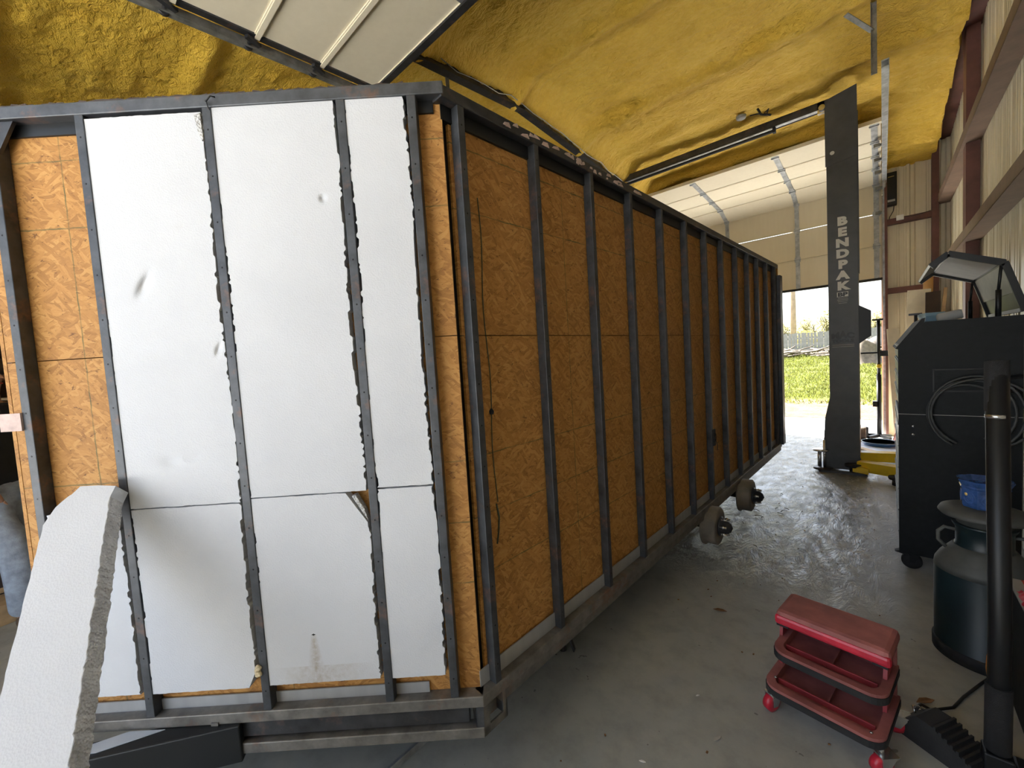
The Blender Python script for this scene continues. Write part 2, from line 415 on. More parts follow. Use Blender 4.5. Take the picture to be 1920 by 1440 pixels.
# ================================================================== the setting
YB, YF, YR = 8.4, -2.2, 3.5
def fz(y): return 4.0+(YB-y)/12 if y > YR else 4.408-(YR-y)/12
struct(MB().box((-9, YF-.05, -.15), (.9, YB+.05, 0)).build('floor', 'concrete'), 'grey concrete shop floor with a damp crinkled sheen', 'floor')
struct(MB().box((-14, -16, -.15), (10, YF-.05, -.01)).build('driveway', 'outdoor_concrete'), 'pale concrete driveway outside the front opening', 'driveway')
struct(MB().box((-14, YB+.05, -.15), (10, 9.9, -.01)).build('apron', 'outdoor_concrete'), 'sunlit concrete apron outside the raised back door', 'pavement')
# yard rising to the fence
def gz(x, y):
    h = max(0, min(1, (y-10.8)/17))*.86 + .03*noise.noise(Vector((x*.7, y*.7, 0)))*min(1, max(0, y-10.2))
    return h
def terrain(name, mat, x0, x1, y0, y1, nx, ny, zoff=0):
    vs = [(x0+(x1-x0)*i/nx, y0+(y1-y0)*(j/ny)**1.3, 0) for j in range(ny+1) for i in range(nx+1)]
    vs = [(x, y, gz(x, y)+zoff) for x, y, _ in vs]
    fs = [(j*(nx+1)+i, j*(nx+1)+i+1, (j+1)*(nx+1)+i+1, (j+1)*(nx+1)+i) for j in range(ny) for i in range(nx)]
    return MB().add(vs, fs, None, True).build(name, mat)
struct(terrain('soil_strip', 'soil', -16, 10, 9.85, 12.2, 70, 16, .0), 'strip of bare soil at the edge of the apron', 'soil')
struct(terrain('lawn', 'turf', -40, 30, 12.1, 70, 90, 60), 'sunlit grass yard behind the shop', 'lawn')

# ribbed steel wall sheets
def rib_mesh(h, w=.914):
    pts = []; x = 0
    for k in range(3):
        b = k*.3048
        for dx, dy in ((.0, 0), (.10, 0), (.106, .006), (.124, .006), (.13, 0), (.175, 0), (.181, .006), (.199, .006), (.205, 0), (.235, 0), (.25, .03), (.285, .03), (.30, 0)): pts.append((b+dx, dy))
    pts.append((w, 0))
    m = MB(); n = len(pts)
    vs = [(px, py, z) for z in (0, h) for px, py in pts]+[(px, py+.003, z) for z in (0, h) for px, py in pts]
    fs = []
    for i in range(n-1):
        fs.append((i, i+1, n+i+1, n+i)); fs.append((2*n+i, 3*n+i, 3*n+i+1, 2*n+i+1))
    fs += [(0, n, 3*n, 2*n), (n-1, 3*n-1, 4*n-1, 2*n-1)]
    return m.add(vs, fs).mesh('wall_panel', 'wall_sheet')
RIB = rib_mesh(4.75)
WX = .70
wr = struct(MB().box((WX+.04, YF-.1, 0), (WX+.14, YB+.1, 4.75)).build('wall_right', 'wall_sheet'), 'ribbed cream steel end wall on the right', 'wall')
for k in range(12): inst('wall_panel', RIB, wr, (WX, YB-.914*k, 0), -math.pi/2)
for z in (3.30, 2.37, 1.27):        # Z girts bypassing the columns
    m = MB(); m.box((.575, YF, z), (.585, YB, z+.10)); m.box((.575, YF, z-.002), (WX, YB, z+.006)); m.box((.60, YF, z+.095), (WX, YB, z+.101))
    m.build('girt', 'brown_girt', wr)
m = MB(); m.box((.60, 5.98, 0), (.692, 5.99, 4.7)); m.box((.60, 5.99, 0), (.61, 6.16, 4.7)); m.box((.60, 6.16, 0), (.692, 6.17, 4.7))
m.build('steel_column', 'red_oxide', wr)
m = MB(); m.box((.60, 1.9, 0), (.692, 1.91, 4.7)); m.box((.60, 1.91, 0), (.61, 2.08, 4.7)); m.build('steel_column', 'red_oxide', wr)
m = MB(); m.box((.515, 8.27, 0), (.585, 8.28, 4.7)); m.box((.515, 8.28, 0), (.525, 8.4, 4.7)); m.box((.575, 8.28, 0), (.585, 8.4, 4.7))
m.build('steel_column', 'red_oxide', wr)

wb = struct(MB().box((-9, YB+.04, 3.62), (.9, YB+.14, 4.6)).box((.06, YB+.04, 0), (.9, YB+.14, 3.62)).box((-9, YB+.04, 0), (-3.2, YB+.14, 3.62)).build('wall_back', 'wall_sheet'), 'back wall of ribbed cream steel beside the raised door', 'wall')
inst('wall_panel', RIB, wb, (.06, YB, 0)); 
for k in range(6): inst('wall_panel', RIB, wb, (-3.2-.914*(k+1), YB, 0))
for z in (3.17, 2.17, 1.27):
    MB().box((.05, 8.30, z-.04), (.515, 8.31, z+.04)).box((.05, 8.31, z-.04), (.515, 8.395, z-.032)).build('girt', 'red_oxide', wb)
m = MB(); m.box((.03, 8.25, 0), (.06, 8.26, 3.9)); m.box((.05, 8.26, 0), (.06, 8.42, 3.9)); m.build('door_post', 'red_oxide', wb)
MB().box((-.012, 8.40, 0), (.03, 8.56, 3.6)).build('door_jamb', 'cream_trim', wb)
MB().box((-3.24, 8.40, 0), (-3.2, 8.56, 3.6)).build('door_jamb', 'cream_trim', wb)
m = MB(); m.box((-3.25, 8.25, 0), (-3.21, 8.42, 3.9)); m.build('door_post', 'red_oxide', wb)

wf = struct(MB().box((-9, YF-.14, 3.62), (.9, YF-.04, 4.6)).box((.1, YF-.14, 0), (.9, YF-.04, 3.62)).box((-9, YF-.14, 0), (-3.3, YF-.04, 3.62)).build('wall_front', 'wall_sheet'), 'front wall around the open bay door', 'wall')
for k in range(6): inst('wall_panel', RIB, wf, (-3.3-.914*k, YF, 0), math.pi)
inst('wall_panel', RIB, wf, (1.02, YF, 0), math.pi)
wlft = struct(MB().box((-9.1, YF-.1, 0), (-9, YB+.1, 4.75)).build('wall_left', 'wall_sheet'), 'far left end wall of the shop', 'wall')

# spray foam underside of the gabled roof
PUR = [-1.4, -.2, 1.0, 2.2, 3.45, 4.66, 5.42, 6.6, 7.65]
def foam_z(x, y):
    z = fz(y)
    for p in PUR:
        d = (y-p+.035*noise.noise(Vector((x*1.3, p, 2))))/.085
        if abs(d) < 3: z -= .085*math.exp(-d*d)*(1+.5*noise.noise(Vector((x*2, p, 0))))
    z -= .17*math.exp(-((x+2.86)/.16)**2)
    z += .035*noise.noise(Vector((x*1.6, y*2.2, 1)))+.026*noise.noise(Vector((x*5, y*9, 3)))+.018*noise.noise(Vector((x*15, y*20, 5)))
    if y > 7.9: z -= (y-7.9)**2*.25
    return z
vs = []; fs = []; nx, ny = 270, 300
for j in range(ny+1):
    y = YF-.04+(YB+.08-YF)*j/ny
    for i in range(nx+1):
        u = i/nx; x = -9+(9.56)*(1-(1-u)**1.7)
        ed = .56+.03*noise.noise(Vector((y*3, 0, 9)))
        x = min(x, ed)
        zz = foam_z(x, y)
        if i == nx: zz += .16; x = ed+.01
        vs.append((x, y, zz))
for j in range(ny):
    for i in range(nx):
        a = j*(nx+1)+i; fs.append((a, a+nx+1, a+nx+2, a+1))
ce = struct(MB().add(vs, fs, None, True).build('ceiling', 'spray_foam'), 'yellow spray foam on the underside of the gabled roof', 'ceiling')
m = MB(); m.prism([(YF-.3, 4.15), (YR, 4.55), (YB+.3, 4.15), (YB+.3, 4.25), (YR, 4.67), (YF-.3, 4.25)], -.95, 9.1)
m.build('roof_deck', 'red_oxide', ce, rz=math.pi/2)
# steel rafter with kinked flange, hanger straps and a cable clipped along it
ra = struct(MB().bar((-2.86, YF, fz(YF)-.23), (-2.86, YR+.05, fz(YR)-.23), .085, .03).bar((-2.86, YR, fz(YR)-.23), (-2.86, YB, fz(YB)-.23), .085, .03)
            .bar((-2.86, YF, fz(YF)-.08), (-2.86, YR+.1, fz(YR)-.08), .012, .24).bar((-2.86, YR, fz(YR)-.08), (-2.86, YB, fz(YB)-.08), .012, .24).build('trim_1', 'dark_steel'), 'dark steel rafter flange kinked at the ridge', 'rafter')
m = MB(); m.tube([(-2.79, 2.4+.18*k, fz(2.4+.18*k)-.225-.015*(k % 3 == 1)+(.03 if k % 5 == 0 else 0)) for k in range(22)], .004, 6)
m.build('clipped_cable', 'galvanised', ra)
for y in (2.55, 4.95): MB().box((-2.90, y-.02, fz(y)-.62), (-2.895, y+.02, fz(y)-.2)).box((-2.90, y-.02, fz(y)-.62), (-2.86, y+.02, fz(y)-.615)).build('hanger_strap', 'track_steel', ra)

# ---- back overhead door, partly raised
D1 = sempty('door_1', 'cream sectional overhead door at the back, partly raised', 'overhead door', (0, YB, 0))
def door_panel(par, a, b, x0, x1, stiles, name='door_section'):
    """section from point a=(y,z) to b=(y,z); inner face towards the shop"""
    ya, za = a; yb, zb = b; d = Vector((0, yb-ya, zb-za)); L = d.length; d.normalize(); nrm = Vector((0, d.z, -d.y))
    M = Matrix(((1, 0, 0, 0), (0, d.y, nrm.y, ya), (0, d.z, nrm.z, za), (0, 0, 0, 1)))
    m = MB(); m.box((x0, .0, -.02), (x1, L, .02), .003, M)
    m.box((x0, .003, .02), (x1, .018, .028), 0, M); m.box((x0, L-.018, .02), (x1, L-.003, .028), 0, M)
    o = m.build(name, 'door_skin', par)
    for sx in stiles:
        MB().box((sx-.028, .0, .02), (sx+.028, L, .031), 0, M).build('stile', 'galvanised', o)
        MB().box((sx-.035, L-.045, .031), (sx+.035, L+.03, .042), 0, M).cyl(M @ Vector((sx-.04, L, .045)), M @ Vector((sx+.04, L, .045)), .008, 8).build('hinge', 'galvanised', o)
    return o
ST = (-.06, -1.04, -2.09, -3.08)
# door inside face looks towards -Y, so the normal must point to -Y for the vertical sections: run from bottom to top
door_panel(D1, (.0, 2.865), (.0, 2.39), -3.15, 0, ())
door_panel(D1, (.0, 3.335), (.0, 2.868), -3.15, 0, ())
door_panel(D1, (-.02, 3.77), (.0, 3.346), -3.15, 0, ())
seq = [(-.02, 3.77), (-.44, 3.90), (-.90, 3.93), (-1.36, 3.96), (-1.83, 3.99)]
for a, b in zip(seq[:-1], seq[1:]): door_panel(D1, b, a, -3.15, 0, ())
def stile_run(par, a, b, xs):
    ya, za = a; yb, zb = b; d = Vector((0, yb-ya, zb-za)); L = d.length; d.normalize(); nrm = Vector((0, d.z, -d.y))
    M = Matrix(((1, 0, 0, 0), (0, d.y, nrm.y, ya), (0, d.z, nrm.z, za), (0, 0, 0, 1)))
    for sx in xs:
        MB().box((sx-.03, 0, .02), (sx+.03, L, .032), 0, M).build('stile', 'galvanised', par)
        MB().box((sx-.04, -.04, .032), (sx+.04, .04, .04), 0, M).cyl(M @ Vector((sx-.045, 0, .042)), M @ Vector((sx+.045, 0, .042)), .009, 8).build('hinge', 'galvanised', par)
allv = [(.0, 2.39), (.0, 2.866), (.0, 3.34)]+seq
for a, b in zip(allv[:-1], allv[1:]): stile_run(D1, b, a, ST)
MB().box((-3.16, -1.90, 3.955), (.01, -1.83, 4.0)).build('top_strut', 'door_skin', D1)
MB().box((-3.16, -.03, 2.355), (.01, .03, 2.39)).build('bottom_seal', 'black_rubber', D1)
for sx, nm in ((.03, 1), (-3.18, -1)):
    m = MB(); m.box((sx-.025, -3.6, 3.74), (sx+.025, -.25, 3.745)); m.box((sx+.022*nm, -3.6, 3.70), (sx+.025*nm, -.25, 3.80)); m.box((sx-.025, -3.6, 3.79), (sx+.025, -.25, 3.80))
    m.build('horizontal_track', 'galvanised', D1)
    m = MB(); m.box((sx-.025, -.10, 0), (sx+.025, -.095, 3.45)); m.box((sx+.022*nm, -.10, 0), (sx+.025*nm, -.03, 3.45))
    m.tube([(sx, -.06, 3.45), (sx, -.08, 3.58), (sx, -.14, 3.68), (sx, -.25, 3.77)], .02, 8)
    m.build('vertical_track', 'galvanised', D1)
    for ry, rz_ in ((-.12, 3.68), (-.5, 3.80), (-.95, 3.83), (-1.4, 3.86), (-.06, 3.34)):
        MB().cyl((sx-.05*nm, ry, rz_), (sx, ry, rz_), .02, 12).box((min(sx-.1*nm, sx-.04*nm), ry-.03, rz_-.02), (max(sx-.1*nm, sx-.04*nm), ry+.03, rz_+.02)).build('roller', 'track_steel', D1)
# punched angle hanger with brace
m = MB(); m.box((-.06, -3.62, 3.72), (-.055, -3.58, 4.5)); m.box((-.06, -3.585, 3.72), (-.02, -3.58, 4.45)); m.build('punched_hanger', 'track_steel', D1)
m = MB(); m.bar((-.05, -3.61, 4.06), (-.21, -3.80, 4.18), .04, .006); m.build('hanger_brace', 'track_steel', D1)

# ---- front overhead door, raised overhead
D2 = sempty('door_2', 'cream sectional overhead door rolled up above the trailer nose', 'overhead door', (0, 0, 0))
sl_ = .045
def dz(y): return 3.80-(1.9-y)*sl_
ys = [1.9, 1.465, 1.04, .6, .16, -.28, -.72, -1.16, -1.6]
for y1, y0 in zip(ys[:-1], ys[1:]):
    o = door_panel(D2, (y0+.012, dz(y0)), (y1, dz(y1)), -3.06, -.02, ())
    stile_run(D2, (y0+.03, dz(y0)), (y1-.02, dz(y1)), (-1.93, -.98))
    m = MB(); m.bar((-3.06, y0+.006, dz(y0)-.03), (-.02, y0+.006, dz(y0)-.03), .03, .012); m.build('seam_strip', 'door_skin', D2)
MB().bar((-3.07, 1.91, 3.785), (-.01, 1.91, 3.785), .05, .06).build('top_strut', 'dark_steel', D2)
MB().bar((-3.05, 1.9, 3.775), (-3.05, -1.6, dz(-1.6)-.025), .05, .012).build('end_stile', 'dark_steel', D2)
for sx in (-3.16, .06):
    m = MB(); m.bar((sx, 2.3, dz(2.3)-.02), (sx, -2.0, dz(-2.0)-.02), .05, .05); m.build('horizontal_track', 'track_steel', D2)
    m = MB(); m.box((sx-.025, YF+.02, 0), (sx+.025, YF+.07, 3.66)); m.build('vertical_track', 'galvanised', D2)
    for y in ys[:-1]:
        m = MB(); k = 1 if sx < -1 else -1
        m.cyl((sx+.11*k, y-.02, dz(y)-.035), (sx, y-.02, dz(y)-.03), .011, 10); m.cyl((sx-.012, y-.02, dz(y)-.03), (sx+.012, y-.02, dz(y)-.03), .03, 16)
        m.bar((sx+.11*k, y-.06, dz(y)-.05), (sx+.07*k, y+.03, dz(y)-.05), .03, .02); m.build('roller', 'dark_steel', D2)

# ================================================================== the trailer
TR = thing('trailer', 'unfinished trailer box with steel studs, strand board walls and white foam boards on its nose', 'trailer', (-.973, .826, 0))
AF, AS = R(42.7), R(88.1)
def F(mb, name, mat, z=0): return mb.build(name, mat, TR, (0, 0, z), AF)     # nose wall frame: x along the wall, y inwards
def S(mb, name, mat, z=0): return mb.build(name, mat, TR, (0, 0, z), AS)     # long side frame
STUD = MB().box((-.0135, 0, .40), (.0135, .038, 2.312), .002).mesh('stud', 'tube_steel')
def at(frame, s, y=0):
    a = AF if frame == 'F' else AS
    return (math.cos(a)*s-math.sin(a)*y, math.sin(a)*s+math.cos(a)*y, 0)
for s_ in (-1.354, -1.083, -.702, -.302, -.090): inst('stud', STUD, TR, at('F', s_), AF)
SS = [.075, .437, .812, 1.168, 1.53, 1.885, 2.235, 2.585, 2.94, 3.28, 3.60, 3.94]
for s_ in SS: inst('stud', STUD, TR, at('S', s_), AS)
LS = 4.40
S(MB().box((4.27, 0, .38), (4.33, .05, 2.31), .003), 'end_post', 'dark_steel')
S(MB().box((4.345, -.03, .40), (4.45, .06, 2.22), .003), 'end_post', 'dark_steel')
# rails
F(MB().box((-1.47, -.002, 2.308), (.008, .045, 2.345), .003), 'top_rail', 'rail_steel')
S(MB().box((.0, -.002, 2.300), (LS, .045, 2.338), .003), 'top_rail', 'dark_steel')
F(MB().box((-1.45, .030, 2.272), (-.03, .05, 2.308)), 'recess_strip', 'black_paint')  # black strip that keeps the gap under the top rail dark
S(MB().box((.02, .030, 2.255), (LS, .05, 2.300)), 'recess_strip', 'black_paint')
F(MB().box((-1.45, -.004, .375), (.004, .045, .412), .003), 'bottom_rail', 'rusty_rail')
S(MB().box((.0, -.004, .372), (LS, .045, .412), .003), 'bottom_rail', 'rusty_rail')
S(MB().box((.09, .006, .326), (LS, .05, .374)), 'skirt_channel', 'rusty_rail')
F(MB().box((-.865, -.003, .268), (.0, .036, .304), .003), 'lower_rail', 'rusty_rail')
# nose flashing and side flashing strips
F(MB().box((-1.33, .030, .41), (-.178, .034, .448)), 'flashing_strip', 'flashing')
S(MB().box((.02, .030, .41), (LS-.1, .034, .468)), 'flashing_strip', 'flashing')
# corner drop: plates and a square stake pocket below the corner
F(MB().box((-.026, 0, .30), (0, .004, .38)).box((-.026, 0, .30), (-.022, .04, .38)), 'corner_post', 'rail_steel')
F(MB().box((-.075, .03, .30), (-.05, .05, .38)), 'corner_post', 'dark_steel')
F(MB().prism([(-.13, .378), (-.055, .378), (-.055, .31)], .02, .03), 'corner_gusset', 'rail_steel')
m = MB(); m.box((0, 0, .27), (.105, .006, .298)); m.box((0, 0, .385), (.105, .006, .41)); m.box((0, 0, .27), (.026, .006, .41)); m.box((.088, 0, .27), (.105, .006, .41)); m.box((.0, .05, .27), (.105, .056, .41))
S(m, 'stake_pocket', 'rusty_rail')
S(MB().box((.1, .0, .275), (.106, .06, .41)), 'pocket_wall', 'rail_steel')
# strand board sheets, one each side of the horizontal joint
JZ = 1.589
F(MB().box((-1.437, .038, -1.215), (-.006, .05, -.0015)), 'strand_board', 'osb', JZ)
F(MB().box((-1.437, .038, .0015), (-.006, .05, .715)), 'strand_board', 'osb', JZ)
S(MB().box((.022, .056, .38), (.07, .066, 2.30)), 'gap_backing', 'black_paint')  # black backing added so the open corner gap reads as deep shade
for a, b in ((.052, 2.3), (2.303, LS)):
    S(MB().box((a, .040, -1.215), (b, .052, -.0015)), 'strand_board', 'osb', JZ)
    S(MB().box((a, .040, .0015), (b, .052, .715)), 'strand_board', 'osb', JZ)
# foam boards pushed between the studs, with saw-rough edges
def rough(s0, s1, z0, z1, seed, cut=(), amp=.0045):
    rnd = random.Random(seed); pts = []
    def edge(p, q, a):
        L = math.hypot(q[0]-p[0], q[1]-p[1]); n = max(2, int(L/.007)); nx, nz = -(q[1]-p[1])/L, (q[0]-p[0])/L; k = 0; out = []
        off = 0
        for i in range(n):
            if rnd.random() < .45: off = rnd.uniform(-a, a)
            slow = .0035*math.sin(i*.05+seed) if a > .002 else 0
            out.append((p[0]+(q[0]-p[0])*i/n+nx*(off+slow), p[1]+(q[1]-p[1])*i/n+nz*(off+slow)))
        return out
    C = [(s0, z0), (s1, z0), (s1, z1), (s0, z1)]
    am = [.0008, amp, .0008, amp]
    poly = []
    for i in range(4):
        p, q = C[i], C[(i+1) % 4]
        poly += edge(p, q, am[i])
    if 'tr' in cut: poly = [p for p in poly if not (p[0] > s1-.028-.3*max(0, z1-.06-p[1]) and p[1] > z1-.085)]
    if 'tr2' in cut: poly = [p for p in poly if not ((s1-p[0])/.062+(z1-p[1])/.085 < 1)]
    if 'br' in cut: poly = [p for p in poly if not ((s1-p[0])/.022+(p[1]-z0)/.06 < 1)]
    return poly
BO = [(-1.074, -.722, 1.104, 2.298, ()), (-.690, -.326, 1.116, 2.311, ()), (-.287, -.113, 1.123, 2.320, ()),
      (-1.070, -.728, .488, 1.100, ('br',)), (-.692, -.326, .492, 1.112, ('tr2',)), (-.290, -.113, .489, 1.117, ()), (-1.338, -1.112, .49, 1.10, ())]
for k, (a, b, c_, d, cut) in enumerate(BO):
    F(MB().prism(rough(a, b, c_, d, k+3, cut), .003, .037), 'foam_board', 'eps')
# broken foam at two corners
F(MB().prism([(-.738, 2.287), (-.72, 2.292), (-.717, 2.215), (-.722, 2.212), (-.731, 2.24)], -.003, .03), 'broken_foam', 'eps_edge')
F(MB().prism([(-.372, 1.10), (-.36, 1.103), (-.334, 1.055), (-.326, 1.02), (-.338, 1.04)], .006, .03), 'broken_foam', 'eps_edge')
# small things on the nose wall
F(MB().prism([(-1.340, 2.306), (-1.340, 2.215), (-1.285, 2.306)], .006, .016), 'gusset_plate', 'dark_steel')
F(MB().box((-1.468, .052, .40), (-1.438, .085, 2.31)), 'nose_jamb', 'dark_timber')
F(MB().box((-1.432, -.006, 1.375), (-1.366, .0, 1.43)), 'tag_plate', 'pink_tag')
m = MB()
for k in range(9): m.lathe([(0, -.008), (.006, -.004), (.008, 0), (.006, .004), (0, .008)], (-.716+random.uniform(-.006, .008), -.003, .565-.004*k+random.uniform(-.004, .004)), 8)
F(m, 'wasp_nest', 'wasp_nest')
m = MB(); m.tube([(-.698, -.004, 2.325), (-.692, -.012, 2.318), (-.675, -.016, 2.33), (-.668, -.006, 2.332)], .0022, 6); m.tube([(-.694, -.006, 2.318), (-.687, -.012, 2.30), (-.683, -.012, 2.293)], .0016, 6)
F(m, 'bent_wire', 'black_paint')
# wire hanging down the strand board of the long side, plug further along
m = MB(); m.tube([(.154+.006*math.sin(k*.7), .036, 2.05-.055*k) for k in range(20)], .0018, 6); m.tube([(.150, .036, 1.0), (.158, .035, .95), (.15, .034, .90), (.142, .036, .86)], .003, 6)
S(m, 'hanging_wire', 'wire_green')
S(MB().lathe([(0, 0), (.007, .002), (.009, .012), (.004, .02), (0, .022)], (.155, .036, 1.315), 10), 'wire_stub', 'black_rubber')
m = MB(); m.box((2.225, -.012, .80), (2.265, .0, .92), .004); m.tube([(2.24+.02*math.cos(a*.6), -.016, .86+.03*math.sin(a*.6)) for a in range(20)], .0022, 6); m.tube([(2.25, -.016, .84), (2.27, -.02, .80), (2.26, -.02, .77), (2.285, -.02, .765)], .0022, 6)
S(m, 'wire_pigtail', 'black_rubber')
# patches of torn membrane and paint left on the side's top rail
rnd = random.Random(5); m = MB()
for k in range(26):
    s_ = .25+1.0*rnd.random()**.8; w = rnd.uniform(.012, .05); z_ = 2.305+rnd.uniform(0, .02)
    m.prism([(s_, z_), (s_+w, z_+rnd.uniform(-.004, .004)), (s_+w*.8, z_+rnd.uniform(.008, .016)), (s_+w*.2, z_+rnd.uniform(.006, .014))], -.0045, -.002)
o = S(m, 'torn_membrane', 'pink_tag'); o['kind'] = 'stuff'
# roof deck, floor deck, hidden walls (V nose, far side, rear)
def P2(frame, s_, y=0): q = at(frame, s_, y); return (q[0], q[1])
A0 = P2('F', .0); A1 = P2('F', -1.485); B0 = P2('S', LS)
ax = Vector((math.sin(R(1.9)), math.cos(R(1.9)))); nx_ = Vector((-ax[1], ax[0]))
W = abs((Vector(A1)-Vector(A0)).dot(nx_))*2
C1 = Vector(A0)+nx_*W; C2 = Vector(B0)+nx_*W
def inset(poly, d=.03):
    c = sum((Vector(p) for p in poly), Vector((0, 0)))/len(poly)
    return [tuple(Vector(p)+(c-Vector(p)).normalized()*d) for p in poly]
plan = [A0, B0, tuple(C2), tuple(C1), A1]
MB().plate(inset(plan, .03), 2.330, 2.348).build('roof_deck', 'dark_timber', TR)
MB().plate(inset(plan, .03), .365, .378).build('floor_deck', 'dark_timber', TR)
rr_ = random.Random(2); m = MB()
for k in range(60):
    s_ = -1.44+1.35*k/60; m.prism([(s_, 2.343), (s_+.026, 2.343), (s_+.024, 2.343+rr_.uniform(.002, .009)), (s_+.003, 2.343+rr_.uniform(.002, .009))], .002, .02)
o = F(m, 'torn_membrane', 'dark_timber'); o['kind'] = 'stuff'
MB().bar((*B0, 1.34), (*C2, 1.34), .012, 1.95).build('rear_panel', 'osb', TR)
MB().bar((C1.x, C1.y, 1.34), (C2.x, C2.y, 1.34), .012, 1.95).build('far_side_panel', 'osb', TR)
MB().bar((*A1, 2.325), (C1.x, C1.y, 2.325), .04, .037).build('top_rail', 'rail_steel', TR)
MB().bar((*A1, .394), (C1.x, C1.y, .394), .04, .037).build('bottom_rail', 'rail_steel', TR)
MB().bar((*P2('F', -1.46, .05), 1.34), (C1.x+.02, C1.y+.05, 1.34), .012, 1.95).build('far_nose_panel', 'osb', TR)
# chassis: main beams, cross members, tongue, axles
for off in (.28, W-.28):
    p = Vector(A0)+nx_*off+ax*.1; q = Vector(B0)+nx_*off
    MB().bar((p.x, p.y, .295), (q.x, q.y, .295), .06, .14).build('chassis_beam', 'dark_steel', TR)
for k in range(8):
    p = Vector(A0)+ax*(.25+.57*k)+nx_*.06; q = p+nx_*(W-.12)
    MB().bar((p.x, p.y, .335), (q.x, q.y, .335), .04, .06).build('cross_member', 'dark_steel', TR)
o0 = Vector((-.973, .826))
def L_(x, y, z): return (x-o0.x, y-o0.y, z)
MB().bar(L_(-1.575, .30, .312), L_(-2.14, -.50, .312), .07, .125, bev=.004).build('tongue_beam', 'black_paint', TR)
MB().bar(L_(-2.70, .30, .312), L_(-2.16, -.50, .312), .07, .125, bev=.004).build('tongue_beam', 'black_paint', TR)
MB().box(L_(-2.20, -.75, .27), L_(-2.10, -.42, .38), .01).build('coupler', 'black_paint', TR)
MB().cyl(L_(-2.15, -.58, 0), L_(-2.15, -.58, .62), .03, 16).box(L_(-2.23, -.66, 0), L_(-2.07, -.50, .012)).build('tongue_jack', 'dark_steel', TR)
F(MB().box((-.885, -.008, .262), (-.862, .04, .385)), 'tongue_bracket', 'rusty_rail')
F(MB().box((-.885, .012, .315), (-.05, .02, .375)), 'nose_header', 'dark_steel')
def axle(yc, zc, dims):
    X0 = dims
    ax_ = MB().cyl(L_(X0-.10, yc, zc), L_(-2.75, yc-.03, zc), .035, 16).build('axle', 'dark_steel', TR)
    r = .128; M = Matrix.Translation(Vector(L_(X0, yc, zc))) @ Matrix.Rotation(R(-90+1.9*0), 4, 'Y') @ Matrix.Identity(4)
    M = Matrix.Translation(Vector(L_(X0-.085, yc, zc))) @ Matrix.Rotation(R(90), 4, 'Y')
    m = MB(); m.lathe([(.0, -.012), (r+.012, -.012), (r+.012, 0), (r, .002), (r, .075), (r-.012, .083), (.075, .085), (.07, .083), (0, .083)], n=40, M=M)
    d = m.build('brake_drum', 'drum_metal', TR)
    m = MB(); m.lathe([(.068, .083), (.068, .093), (.045, .10), (.04, .14), (.032, .145), (.032, .150), (.0, .164)], n=28, M=M); m.build('hub', 'dark_steel', d)
    for k in range(6):
        a = R(60*k+15); c0 = M @ Vector((.056*math.cos(a), .056*math.sin(a), .09)); c1 = M @ Vector((.056*math.cos(a), .056*math.sin(a), .138))
        MB().cyl(c0, c1, .0085, 8).cyl(M @ Vector((.056*math.cos(a), .056*math.sin(a), .11)), M @ Vector((.056*math.cos(a), .056*math.sin(a), .12)), .013, 6).build('wheel_stud', 'chrome', d)
    m = MB()
    for i in range(5):
        h = .012*i; m.bar(L_(X0-.22, yc-.36+.05*i, zc+.05+.01-h*.6), L_(X0-.22, yc+.36-.05*i, zc+.05+.01-h*.6), .045, .008)
    m.build('leaf_spring', 'dark_steel', TR)
    MB().box(L_(X0-.25, yc-.40, zc+.02), L_(X0-.19, yc-.34, .36)).box(L_(X0-.245, yc-.385, zc-.02), L_(X0-.235, yc-.35, zc+.05)).build('spring_hanger', 'raw_timber', TR)
axle(2.96, .262, -.838); axle(3.72, .262, -.795)
# leg stands holding the chassis up (the wheels are off)
for (x, y, w_) in ((-1.225, 1.6, 'near chassis beam close to the nose'), (-1.125, 4.6, 'near chassis beam close to the rear'), (-2.80, 1.7, 'far chassis beam close to the nose'), (-2.70, 4.6, 'far chassis beam close to the rear')):
    j = thing('axle_stand', 'dark steel axle stand under the trailer '+w_, 'axle stand', (x, y, 0), 0, 'stands carrying the trailer')
    m = MB(); m.lathe([(.02, .0), (.02, .21), (.035, .212), (.035, .224)][::1], n=16); m.build('column', 'dark_steel', j)
    for k in range(3):
        a = R(120*k+20); MB().bar((.06*math.cos(a), .06*math.sin(a), .006), (.012*math.cos(a), .012*math.sin(a), .16), .025, .008).build('leg', 'dark_steel', j)

# offcut of galvanised sheet lying on the tongue
tag(MB().plate([(-1.724, .119), (-1.81, .041), (-1.859, -.077), (-1.829, -.077), (-1.792, -.036)], .3755, .3775).build('sheet_offcut', 'galv_sheet'), 'pale metal sheet offcut lying on the black trailer tongue', 'metal sheet')
# leaning foam strip
dn = Vector((.705, -.188, -.684)).normalized(); h_ = Vector((.50, .816, .29)); h_ = (h_-dn*h_.dot(dn)).normalized()
n_ = h_.cross(dn).normalized()
if n_.z > 0: n_ = -n_                      # thickness goes down and away from the lit face
top = Vector((-1.726, .074, 1.193))
M = Matrix(((-h_[0], n_[0], -dn[0], top[0]), (-h_[1], n_[1], -dn[1], top[1]), (-h_[2], n_[2], -dn[2], top[2]), (0, 0, 0, 1)))
rn = random.Random(11); ep = []
for i in range(190): ep.append((.012+rn.uniform(-.0025, .0025), -1.69+1.665*i/190))
lpts = ep+[(.0, .0), (.05, .026+rn.uniform(-.003, .003)), (.10, .049)]
for i in range(8):
    u = i/8; lpts.append((.10+.072*u+rn.uniform(-.003, .003), .049-.058*u+rn.uniform(-.005, .005)))
for i in range(90): lpts.append((.178+rn.uniform(-.0015, .0015), -.045-1.575*i/90))
lpts.append((.178, -1.62))
